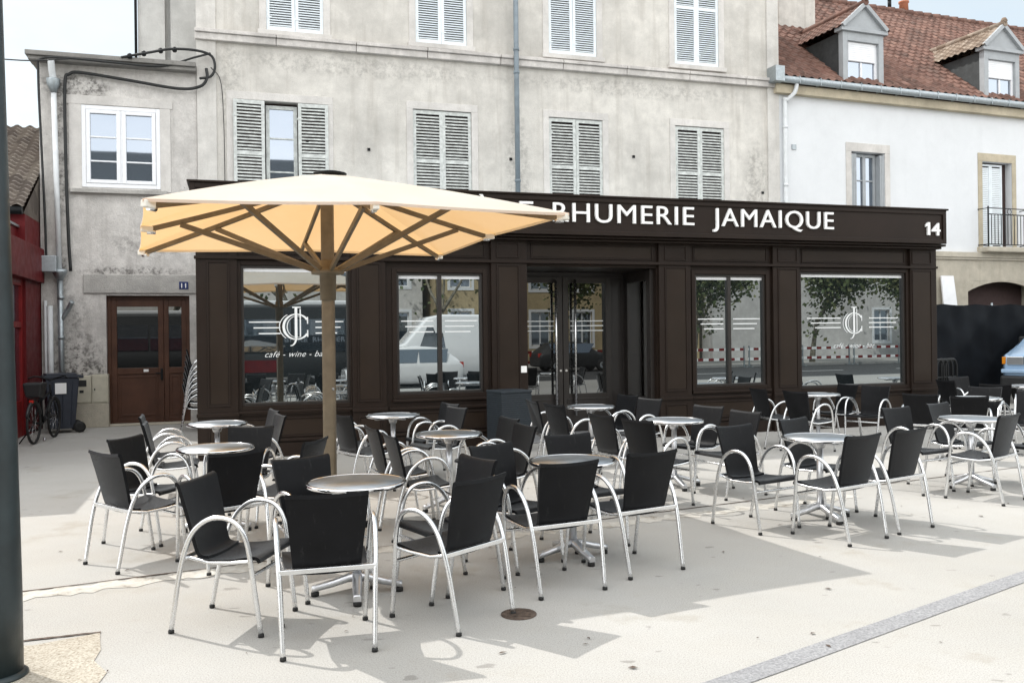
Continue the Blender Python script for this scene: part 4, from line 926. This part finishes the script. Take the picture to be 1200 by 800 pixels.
ps=thing('steel_post','dark green-grey tapering steel post at the left edge of the square','post',(-2.553,4.30,0))
mb=MB(); mb.lathe([(.128,0),(.126,.4),(.112,1.2),(.071,3.3),(.052,5.2)],40); mb.build('shaft',M['post'],ps)
mb=MB(); mb.lathe([(.15,0),(.15,.015),(.13,.03)],32); mb.build('base_ring',M['post'],ps)
mb=MB(); mb.lathe([(.06,0),(.06,.03),(.02,.08)],24,(0,0,5.2)); mb.build('cap',M['post'],ps)
wb=thing('woven_box','tall blue-grey woven box standing by the cafe door pilaster','woven box',F(4.20,-.62),TH+R(12))
mb=MB(); mb.box(-.24,.24,-.22,.22,.03,.83); 
for i in range(26): mb.box(-.244,.244,-.224,.224,.045+i*.03,.06+i*.03)
mb.build('body',M['rattan'],wb,bevel=.003); mb=MB(); mb.box(-.25,.25,-.23,.23,.83,.87); mb.build('lid',M['rattan'],wb,bevel=.012)
mb=MB(); 
for x in (-.2,.2):
    for y in (-.18,.18): mb.box(x-.025,x+.025,y-.025,y+.025,0,.03)
mb.build('foot',M['rubber'],wb)

# ================================================================== PARASOL
pc=Vector((-1.665,7.98,0)); um=thing('parasol','large square cream parasol with ochre underside and brown pole','parasol',pc)
NR=Vector((.477,7.15,2.63)); NL=Vector((-2.457,5.87,2.585)); FR=Vector((-.80,10.08,2.58)); FL=Vector((-3.73,8.81,2.545))
rim=[NL,(NL+NR)/2,NR,(NR+FR)/2,FR,(FR+FL)/2,FL,(FL+NL)/2]; rim=[p-pc for p in rim]; apex=Vector((.03,0,3.13))
rim=[p+Vector((0,0,.0 if i%2==0 else .035)) for i,p in enumerate(rim)]
mb=MB(); nr=16; na=8
for i in range(8):
    a,b=rim[i],rim[(i+1)%8]; rows=[]
    for r_ in range(nr+1):
        t=.03+.97*r_/nr; row=[]
        for j in range(na+1):
            u=j/na; e=a.lerp(b,u); p=apex.lerp(e,t); w=4*u*(1-u)
            p.z+=-.010*w*t*(1-.3*t)+.02*math.sin(math.pi*t)
            inn=(apex-e); inn.z=0; p+=inn*(.008*w*t**3); row.append(p)
        rows.append(row)
    mb.grid(rows,flip=False)
    # hem: a short turned-down edge so the cloth has a visible border
    mb.grid([rows[-1],[Vector((q.x,q.y,q.z-.022)) for q in rows[-1]]])
cn=mb.build('canopy',M['canopy'],um)
mb=MB(); mb.lathe([(.12,-.03),(.15,-.01),(.15,.0),(.10,.012),(.0001,.015)],28,apex); mb.build('vent_cap',M['iron'],cn)
for i in range(8):
    q=rim[i]; d=(q-apex); d.z=0; d.normalize(); mb=MB(); mb.bar(q-d*.10+Vector((0,0,-.035)),q-d*.005+Vector((0,0,-.03)),.05,.05); mb.build('rib_pocket',M['pocket'],cn,bevel=.008)
mb=MB(); mb.bar((0,0,.0),(0,0,3.0),.088,.112); mb.build('pole',M['pole'],um,bevel=.022,seg=3)
hub=Vector((0,0,2.24))
mb=MB(); mb.lathe([(.07,-.26),(.075,-.03),(.145,-.025),(.15,.0),(.13,.02),(.075,.03),(.07,.1)],24,hub); mb.build('hub',M['pole'],um)
for i in range(8):
    q=rim[i]+Vector((0,0,-.055)); c=Vector((0,0,3.03)); d=q-c; h=Vector((d.x,d.y,0)).normalized(); 
    sagp=lambda t:c.lerp(q,t)+Vector((0,0,-.01*math.sin(math.pi*t)))
    mb=MB(); a=sagp(.04); b=sagp(.96)
    mb.tube  # rib follows the cloth
    pts=[sagp(.04+.915*k/8) for k in range(9)]
    for k in range(8): mb.bar(pts[k],pts[k+1]+(pts[k+1]-pts[k])*.02,.028,.042)
    rb=mb.build('rib',M['pole'],um)
    L_=Vector((d.x,d.y,0)).length; p=sagp(1.25/L_); 
    mb=MB(); mb.bar(hub+h*.12+Vector((0,0,.01)),p+Vector((0,0,-.02)),.028,.044); mb.build('strut',M['pole'],rb)
    mb=MB(); mb.tube([q+h*-.12,q+h*-.05],.02,8); mb.build('rib_tip',M['steel'],rb)
mb=MB(); mb.tube([(.045,-.045,1.18),(.05,-.065,1.18)],.012,10); mb.build('pin',M['steel'],um)
mb=MB(); mb.lathe([(.10,0),(.10,.03),(.075,.10),(.075,.30),(.065,.31)],24); mb.build('ground_sleeve',M['zinc'],um)

# ================================================================== TABLES
def make_table():
    t=thing('bistro_table','','table'); mb=MB(); mb.lathe([(.0001,.712),(.302,.712),(.302,.7165),(.0001,.7165)],48); tp=mb.build('tabletop',M['tabletop'],t)
    mb=MB(); mb.lathe([(.296,.690),(.316,.692),(.3215,.699),(.3215,.713),(.316,.7195),(.3005,.7185),(.3005,.690)],56); mb.build('rim',M['chrome'],tp)
    mb=MB(); mb.tube([(0,0,.09),(0,0,.67)],.029,20); mb.lathe([(.04,.62),(.055,.66),(.055,.675)],16); mb.build('column',M['caste'],t)
    mb=MB(); mb.bar((-.24,0,.680),(.24,0,.680),.05,.018); mb.bar((0,-.24,.679),(0,.24,.679),.05,.016); mb.build('bracket',M['caste'],t,bevel=.003)
    for k in range(4):
        a=math.pi/2*k; c,s=math.cos(a),math.sin(a); mb=MB(); pr=[(.0,.115,.034,.05),(.06,.105,.032,.045),(.16,.075,.029,.04),(.26,.052,.026,.036),(.285,.046,.024,.034)]
        secs=[]
        for r_,z,w,h in pr: secs.append([(r_*c-s*y_,r_*s+c*y_,zz) for y_,zz in ((-w,z-h/2),(w,z-h/2),(w*.9,z+h/2-.006),(w*.5,z+h/2),(-w*.5,z+h/2),(-w*.9,z+h/2-.006))])
        sect(mb,secs); lg=mb.build('base_leg',M['caste'],t)
        mb=MB(); mb.lathe([(.026,0),(.026,.022),(.018,.032)],14,(.265*c,.265*s,0)); mb.build('foot_pad',M['rubber'],lg)
    return t
TABLES=[((-1.01,5.63),10,'round steel table nearest the camera, close to the parasol pole'),
((.43,6.47),25,'round steel table behind the two black chairs in the middle'),
((2.69,7.72),15,'round steel table on the right with its cross-shaped foot in open sun'),
((4.79,9.20),20,'round steel table nearest the right edge of the terrace'),
((-2.54,7.50),5,'round steel table on the left under the parasol, the nearer of the left pair'),
((-3.25,9.65),20,'round steel table furthest left, just in front of the first cafe window'),
((-.61,8.35),35,'round steel table right of the parasol pole'),
((-1.42,10.40),40,'small round steel table close to the cafe wall under the second window'),
((1.72,9.40),12,'brightly lit round steel table in front of the door pilaster'),
((1.00,11.33),30,'round steel table directly in front of the cafe entrance'),
((4.53,13.05),22,'round steel table below the fourth cafe window'),
((6.30,11.96),50,'round steel table by the cafe right end, behind another table'),
((8.43,14.35),15,'round steel table at the right edge near the pale blue van')]
t0=make_table()
for i,((x,y),a,lab) in enumerate(TABLES):
    if i==0: t=t0; t.location=(x,y,.003); t.rotation_euler.z=R(a); t['label']=lab; t['group']='round steel tables on the terrace'
    else: dup(t0,(x,y,.003),R(a),lab)

# ================================================================== CHAIRS
def make_chair():
    c=thing('terrace_armchair','','chair')
    # seat: sling sheet with rolled front edge
    def sheet(prof,half,th,bow,n=10):
        """prof: (x,z,halfwidth) from one end to the other; closed thin shell"""
        P=[Vector((a,0,b)) for a,b,_ in prof]; nor=[]
        for i in range(len(P)):
            t=(P[min(i+1,len(P)-1)]-P[max(i-1,0)]).normalized(); nor.append(Vector((t.z,0,-t.x)))
        mb=MB(); top=[];bot=[]
        for i,p in enumerate(P):
            w=prof[i][2]; r1=[];r2=[]
            for j in range(n+1):
                y=-1+2*j/n; off=bow*(1-y*y); q=p+nor[i]*off; q.y=w*y
                r1.append(q); r2.append(q+nor[i]*th)
            top.append(r1); bot.append(r2)
        mb.grid(top,flip=True); mb.grid(bot)
        mb.grid([[r[0] for r in top],[r[0] for r in bot]],s=False); mb.grid([[r[-1] for r in top],[r[-1] for r in bot]],flip=True,s=False)
        mb.grid([top[0],bot[0]],flip=True,s=False); mb.grid([top[-1],bot[-1]],s=False)
        return mb
    seat=[(-.135,.420,.19),(-.10,.411,.20),(-.03,.410,.215),(.07,.416,.225),(.17,.432,.23),(.225,.438,.23),(.252,.428,.228),(.262,.405,.225)]
    sp=spline([Vector(p) for p in seat],3); sheet([(p.x,p.y,p.z) for p in sp],0,.02,.012).build('seat',M['mesh_fabric'],c)
    back=[(-.070,.402,.184),(-.105,.404,.182),(-.138,.420,.180),(-.158,.465,.181),(-.178,.555,.19),(-.205,.67,.201),(-.234,.785,.211),(-.242,.812,.213),(-.251,.816,.213)]
    sp=spline([Vector(p) for p in back],3); sheet([(p.x,p.y,p.z) for p in sp],0,.022,-.012).build('backrest',M['mesh_fabric'],c)
    path=[(-.272,.232,.012),(-.245,.238,.16),(-.212,.245,.33),(-.172,.252,.47),(-.118,.258,.575),(-.035,.262,.640),(.05,.263,.655),(.125,.262,.632),(.178,.258,.565),(.205,.252,.46),(.232,.242,.24),(.262,.234,.012)]
    for s in (-1,1):
        mb=MB(); mb.tube(spline([(x,y*s,z) for x,y,z in path],5),.0142,10,oval=.95,side=(0,1,0)); f=mb.build('side_frame',M['alu'],c)
        for x,y in ((-.272,.232),(.262,.234)):
            mb=MB(); mb.lathe([(.0165,0),(.0165,.013),(.015,.018)],12,(x,y*s,0)); mb.build('foot_cap',M['rubber'],f)
    mb=MB(); mb.bar((-.186,-.25,.425),(-.186,.25,.425),.028,.026); 
    for s in (-1,1): mb.tube([(-.186,s*.205,.420),(-.05,s*.222,.396),(.10,s*.232,.402),(.205,s*.245,.415)],.0105,8)
    mb.tube([(.222,-.244,.335),(.222,.244,.335)],.011,8)
    mb.build('seat_frame',M['alu'],c,bevel=.003)
    return c
CHAIRS=[
(1,-1.03,4.79,105,'black armchair nearest the camera, its back to us at the front table'),
(2,-1.62,5.10,-9,'black armchair left of the nearest chair, facing right towards the front table'),
(3,-2.80,6.52,52,'leftmost black armchair, seen from behind at the edge of the terrace'),
(4,-3.00,7.26,-14,'black armchair behind the leftmost chair, facing right'),
(5,-2.14,6.46,133,'black armchair with its back to us, before the left table under the parasol'),
(6,-3.36,8.62,18,'nearer of two black armchairs lined up left of the far left table'),
(7,-3.72,9.40,18,'farther of two black armchairs lined up left of the far left table'),
(8,-2.44,7.88,-95,'black armchair facing the camera behind the left table under the parasol'),
(9,-2.90,9.80,208,'farther black armchair of the pair right of the far left table, by the cafe wall'),
(10,-2.66,9.17,208,'nearer black armchair of the pair right of the far left table'),
(11,-1.80,7.03,168,'black armchair turned left beside the parasol pole, its back to the pole'),
(12,-1.28,5.77,-48,'black armchair facing us behind the front table, left of the parasol pole'),
(13,-.37,5.16,140,'black armchair on the right of the front table, its leg on the round drain cover'),
(14,-.43,5.70,215,'black armchair facing left behind the chair on the drain cover'),
(15,0.00,6.36,-45,'large-looking dark armchair at the left side of the middle table'),
(16,.25,5.79,116,'left of two black armchairs with backs to us before the middle table'),
(17,.83,6.22,121,'right of two black armchairs with backs to us before the middle table'),
(18,.55,6.92,-62,'black armchair facing us behind the middle table'),
(19,-.10,7.83,205,'dark armchair facing left, between the middle table and the table right of the pole'),
(20,-.25,8.53,205,'sunlit grey-looking armchair in front of the woven box, facing left'),
(21,-.80,7.33,22,'nearer black armchair of the pair at the left of the table right of the pole'),
(22,-1.05,7.95,24,'farther black armchair of the pair at the left of the table right of the pole'),
(23,-1.62,9.36,40,'black armchair just right of the parasol pole facing the table by the cafe wall'),
(24,-1.86,9.98,25,'black armchair half hidden by the parasol pole near the cafe wall'),
(25,-.95,10.42,213,'farther dark armchair of the pair right of the table by the second window'),
(26,-.83,9.88,213,'nearer sunlit armchair of the pair right of the table by the second window'),
(31,1.09,8.98,28,'black armchair facing right, the farther of two on the left of the brightly lit table'),
(32,1.36,8.42,35,'black armchair facing right, the nearer of two on the left of the brightly lit table'),
(33,1.32,11.50,210,'dark armchair right behind the table in front of the cafe entrance'),
(34,1.52,10.86,213,'grey sunlit armchair at the right of the entrance table'),
(35,.68,10.38,30,'black armchair facing right, the nearer of two left of the entrance table'),
(36,.46,10.94,17,'black armchair beside the woven box, facing the entrance table'),
(37,1.98,9.62,215,'sunlit grey armchair facing left behind the brightly lit table'),
(38,2.19,8.93,209,'sunlit armchair right of the brightly lit table, turned to the left'),
(39,2.05,7.46,-58,'dark armchair turned towards us on the left of the right-hand sunny table'),
(40,2.76,8.03,-52,'dark armchair behind the right-hand sunny table, facing right'),
(41,2.60,7.05,123,'black armchair with its back to us in front of the right-hand sunny table'),
(42,3.14,7.42,123,'black armchair with its back to us, just right of the sunny table'),
(43,3.74,12.66,15,'black armchair at the cafe wall between the third and fourth windows, facing right'),
(44,4.05,12.09,29,'black armchair with its back to us left of the table below the fourth window'),
(45,4.90,13.34,200,'farther dark armchair of the pair right of the table below the fourth window'),
(46,5.18,12.80,222,'dark armchair facing us below the fourth window'),
(47,4.56,8.52,128,'black armchair with its back to us at the right edge table'),
(48,4.84,9.55,-55,'dark armchair facing right behind the right edge table'),
(49,4.14,9.05,-62,'dark armchair facing us between the two right-hand front tables'),
(50,5.34,11.40,52,'black armchair with its back to us under the right end of the fourth window'),
(51,5.62,10.90,72,'black armchair with its back to us just behind the right edge table'),
(52,6.52,12.22,232,'sunlit grey armchair facing left behind the table by the cafe right end'),
(53,7.28,13.25,60,'black armchair with its back to us near the pale blue van'),
(54,7.75,14.95,-75,'dark armchair facing us directly in front of the black fence'),
(55,7.22,14.25,12,'black armchair turned right beside the black hoop barriers'),
(56,6.66,11.42,215,'sunlit armchair cut by the right edge, facing left'),
(57,5.45,9.22,200,'armchair cut by the right edge, only its arm and seat in view')]
c0=make_chair(); GR='black aluminium armchairs on the terrace'
for i,(k,x,y,h,lab) in enumerate(CHAIRS):
    if i==0: c0.location=(x,y,.003); c0.rotation_euler.z=R(h); c0['label']=lab; c0['group']=GR
    else: dup(c0,(x,y,.003),R(h),lab)
ordn=['bottom chair','second chair from the bottom','third chair from the bottom','middle chair','third chair from the top','second chair from the top','topmost chair']
for i in range(7):
    p=F(-.17+.012*i,4.25,.003+.105*i); dup(c0,p,TH+R(3),ordn[i]+' in the tall stack at the cafe left corner','stacked armchairs at the cafe corner')
# ================================================================== ACROSS THE STREET (behind the camera, seen in the shop glass)
def house(name,label,s0,s1,d,h,mat,cols,rows,wz,shut=None,roofmat='slate'):
    o=thing(name,label,'building',F((s0+s1)/2,d),TH+math.pi); hw=(s1-s0)/2
    ws=[]
    for r_ in range(rows):
        for c in range(cols):
            cx=-hw+(c+.5)*2*hw/cols; z=1.0+r_*wz; ws.append((cx-.6,cx+.6,z,z+2.0))
    mb=MB(); wall_holes(mb,-hw,hw,0,h,0,.25,ws); mb.box(-hw,hw,.27,9,0,h); mb.box(-hw-.2,hw+.2,-.25,.02,h-.35,h); mb.build('wall',mat,o)
    mb=MB(); mb.raw([(-hw-.2,-.3,h),(hw+.2,-.3,h),(hw+.2,9.3,h),(-hw-.2,9.3,h),(-hw-.2,4.5,h+3.2),(hw+.2,4.5,h+3.2)],[(0,1,5,4),(2,3,4,5),(1,2,5),(3,0,4)]); mb.build('roof',M[roofmat],o)
    for a,b,c,e in ws:
        mb=MB(); frame_rect(mb,a,b,c,e,.14,.2,.07); mb.box((a+b)/2-.04,(a+b)/2+.04,.14,.2,c,e); frame_rect(mb,a-.15,b+.15,c-.15,e+.15,-.03,.004,.15); w=mb.build('window',M['pvc'],o)
        mb=MB(); mb.face([(a,.18,c),(b,.18,c),(b,.18,e),(a,.18,e)]); mb.build('pane',M['pane_house'],w)
    return o
M['beige']=plaster('beige_ashlar',(.50,.40,.24),(.3,.24,.16),.3,.15)
M['pale2']=plaster('pale_grey_blank_render',(.62,.6,.58),(.45,.43,.42),.5,.1)
house('stone_townhouse','honey stone townhouse across the street with tall white windows',11,27,-34,10.5,M['beige'],6,3,3.3)
house('grey_townhouse','grey rendered townhouse across the street behind the bus',-14,10.4,-35,11,M['stone'],9,3,3.4)
house('pale_warehouse','long pale blank-walled building across the street',27.6,52,-33.5,8.5,M['pale2'],3,1,3.3)
def street_tree(x,d,h,label,leaves,seed):
    rs=random.Random(seed); o=thing('plane_tree',label,'tree',F(x,d),0,'plane trees across the street'); mb=MB()
    def branch(p,dirv,r,l,depth,ends):
        pts=[p]; q=Vector(p); dd=Vector(dirv).normalized()
        for k in range(4):
            dd=(dd+Vector((rs.uniform(-.16,.16),rs.uniform(-.16,.16),rs.uniform(-.02,.14)))).normalized(); q=q+dd*l/4; pts.append(q.copy())
        mb.tube(pts,[r*(1-.13*k) for k in range(5)],7 if depth<2 else 5)
        if depth==4: ends.append(q); return
        for k in range(3 if depth<3 else 2):
            a=rs.uniform(0,2*math.pi); sp=rs.uniform(.45,.9); nd=(dd+Vector((math.cos(a)*sp,math.sin(a)*sp,rs.uniform(.0,.3)))).normalized(); branch(q,nd,r*.56,l*rs.uniform(.62,.8),depth+1,ends)
        ends.append(q)
    ends=[]; branch(Vector((0,0,0)),(0,0,1),.17,h*(.36 if leaves<2000 else .25),0,ends); mb.build('trunk',M['bark'],o)
    mb=MB()
    for q in range(int(leaves*1.7)):
        e=rs.choice(ends); c=e+Vector((rs.gauss(0,.5),rs.gauss(0,.5),rs.gauss(-.1,.5))); s=rs.uniform(.06,.15); u=Vector((rs.gauss(0,1),rs.gauss(0,1),rs.gauss(0,1))).normalized(); v=u.orthogonal().normalized()
        mb.face([c-u*s,c+v*s*.7,c+u*s,c-v*s*.7])
    mb.build('crown',M['leaf'],o)
for i,(x,d,h,n,lab) in enumerate([(-3.5,-27.8,8,900,'nearly bare plane tree across the street, opposite the first cafe window'),(3.2,-28,8,900,'nearly bare plane tree across the street, beside the bus'),(9.5,-28,8.2,1300,'thin-leaved plane tree across the street behind the white van'),(16.5,-28,8.4,2200,'plane tree in young leaf in front of the honey stone townhouse'),(23.2,-28,8.6,3000,'leafy plane tree at the corner of the honey stone townhouse'),(30.5,-28,8.6,3600,'leafy plane tree in front of the long pale building'),(37.5,-28,8.3,3600,'leafy plane tree furthest along the street')]):
    street_tree(x,d,h,lab,n,20+i)
bus_s=[S(0,1.22,.35,1.2,2.85,1.16),S(-.15,1.26,.3,1.2,3.0,1.2),S(-11.6,1.26,.3,1.2,3.0,1.2),S(-11.8,1.22,.35,1.2,2.9,1.16)]
def bus_extra(o):
    mb=MB(); mb.box(-11.3,-.6,-1.0,1.0,3.0,3.18); mb.build('roof_unit',M['white_car'],o,bevel=.05)
    for s in (-1,1):
        mb=MB(); mb.box(-5.6,-3.9,s*1.275-.006,s*1.275+.006,.5,.95); mb.build('red_panel',M['red'],o)
vehicle('city_bus','dark city bus with white roof across the street','bus',F(6.0,-22.4,-.12),TH,bus_s,M['dark_plastic'],[[(x0,s*1.262,1.25),(x0+1.9,s*1.262,1.25),(x0+1.9,s*1.20,2.6),(x0,s*1.20,2.6)] for s in (-1,1) for x0 in (-11.4,-9.4,-7.4,-5.4,-3.4)],[(x,y,.48) for x in (-2.6,-9) for y in (-1.1,1.1)],bus_extra)
van2=[S(0,.9,.35,1.0,1.15,.85),S(-.1,.98,.3,1.1,1.2,.88),S(-.9,1.0,.3,1.3,1.55,.9),S(-1.7,1.0,.3,1.3,2.45,.86),S(-2.2,1.0,.3,1.3,2.55,.88),S(-5.5,1.0,.3,1.3,2.52,.88),S(-5.6,.97,.35,1.3,2.45,.86)]
vehicle('delivery_van','tall white delivery van parked across the street','van',F(5.4,-19.0,-.12),TH+math.pi,van2,M['white_car'],[[(-1.0,-.85,1.58),(-1.0,.85,1.58),(-1.68,.8,2.4),(-1.68,-.8,2.4)]]+[[(-1.35,s*.99,1.35),(-2.3,s*.99,1.35),(-2.2,s*.9,2.1),(-1.65,s*.9,2.1)] for s in (-1,1)],[(x,y,.34) for x in (-1.0,-4.4) for y in (-.88,.88)])
def hatch(label,loc,rz,paint):
    cs=[S(0,.72,.3,.55,.68,.6),S(-.15,.82,.22,.68,.74,.7),S(-1.0,.85,.2,.85,.98,.72),S(-1.7,.85,.2,.88,1.40,.62),S(-2.3,.85,.2,.88,1.45,.62),S(-3.2,.85,.2,.9,1.38,.6),S(-3.75,.82,.24,.9,1.0,.62),S(-3.9,.76,.3,.8,.86,.6)]
    vehicle('small_car',label,'car',loc,rz,cs,paint,[[(x0,s*.835,.9),(x1,s*.835,.9),(x1-.1,s*.66,1.34),(x0+.35*(x0>-1.5),s*.66,1.34)] for s in (-1,1) for x0,x1 in ((-1.45,-2.3),(-2.4,-3.3))],[(x,y,.30) for x in (-.75,-3.1) for y in (-.76,.76)],
      lambda o:[ (lambda mb:(mb.box(-3.92,-3.80,s*.62-.1,s*.62+.1,.72,.9),mb.build('tail_light',M['red_lens'],o)))(MB()) for s in (-1,1)])
hatch('small white hatchback parked across the street beside the white van',F(3.9,-16.6,-.12),TH+math.pi,M['white_car'])
hatch('small dark hatchback parked further along the street',F(18.0,-24.8,-.12),TH,M['dark_plastic'])
for i,s in enumerate([14.2,17.4,20.6,23.8,27.0,30.2,33.4]):
    o=thing('works_barrier',['red and white works barrier opposite the cafe door','second red and white works barrier along the far kerb','third red and white works barrier along the far kerb','fourth red and white works barrier along the far kerb','fifth red and white works barrier along the far kerb','sixth red and white works barrier along the far kerb','last red and white works barrier along the far kerb'][i],'barrier',F(s,-26.4,-.12),TH,'red and white works barriers along the far kerb')
    mb=MB(); mb2=MB()
    for zz in (.35,.85):
        for q in range(10): (mb if q%2 else mb2).box(-1.5+q*.3,-1.2+q*.3,-.02,.02,zz,zz+.13)
    mb.build('red_stripe',M['red_frame'],o); mb2.build('rail',M['letter_white'],o)
    mb=MB()
    for x in (-1.45,1.45): mb.box(x-.03,x+.03,-.03,.03,0,1.08); mb.box(x-.05,x+.05,-.3,.3,0,.04)
    mb.build('leg',M['zinc'],o)
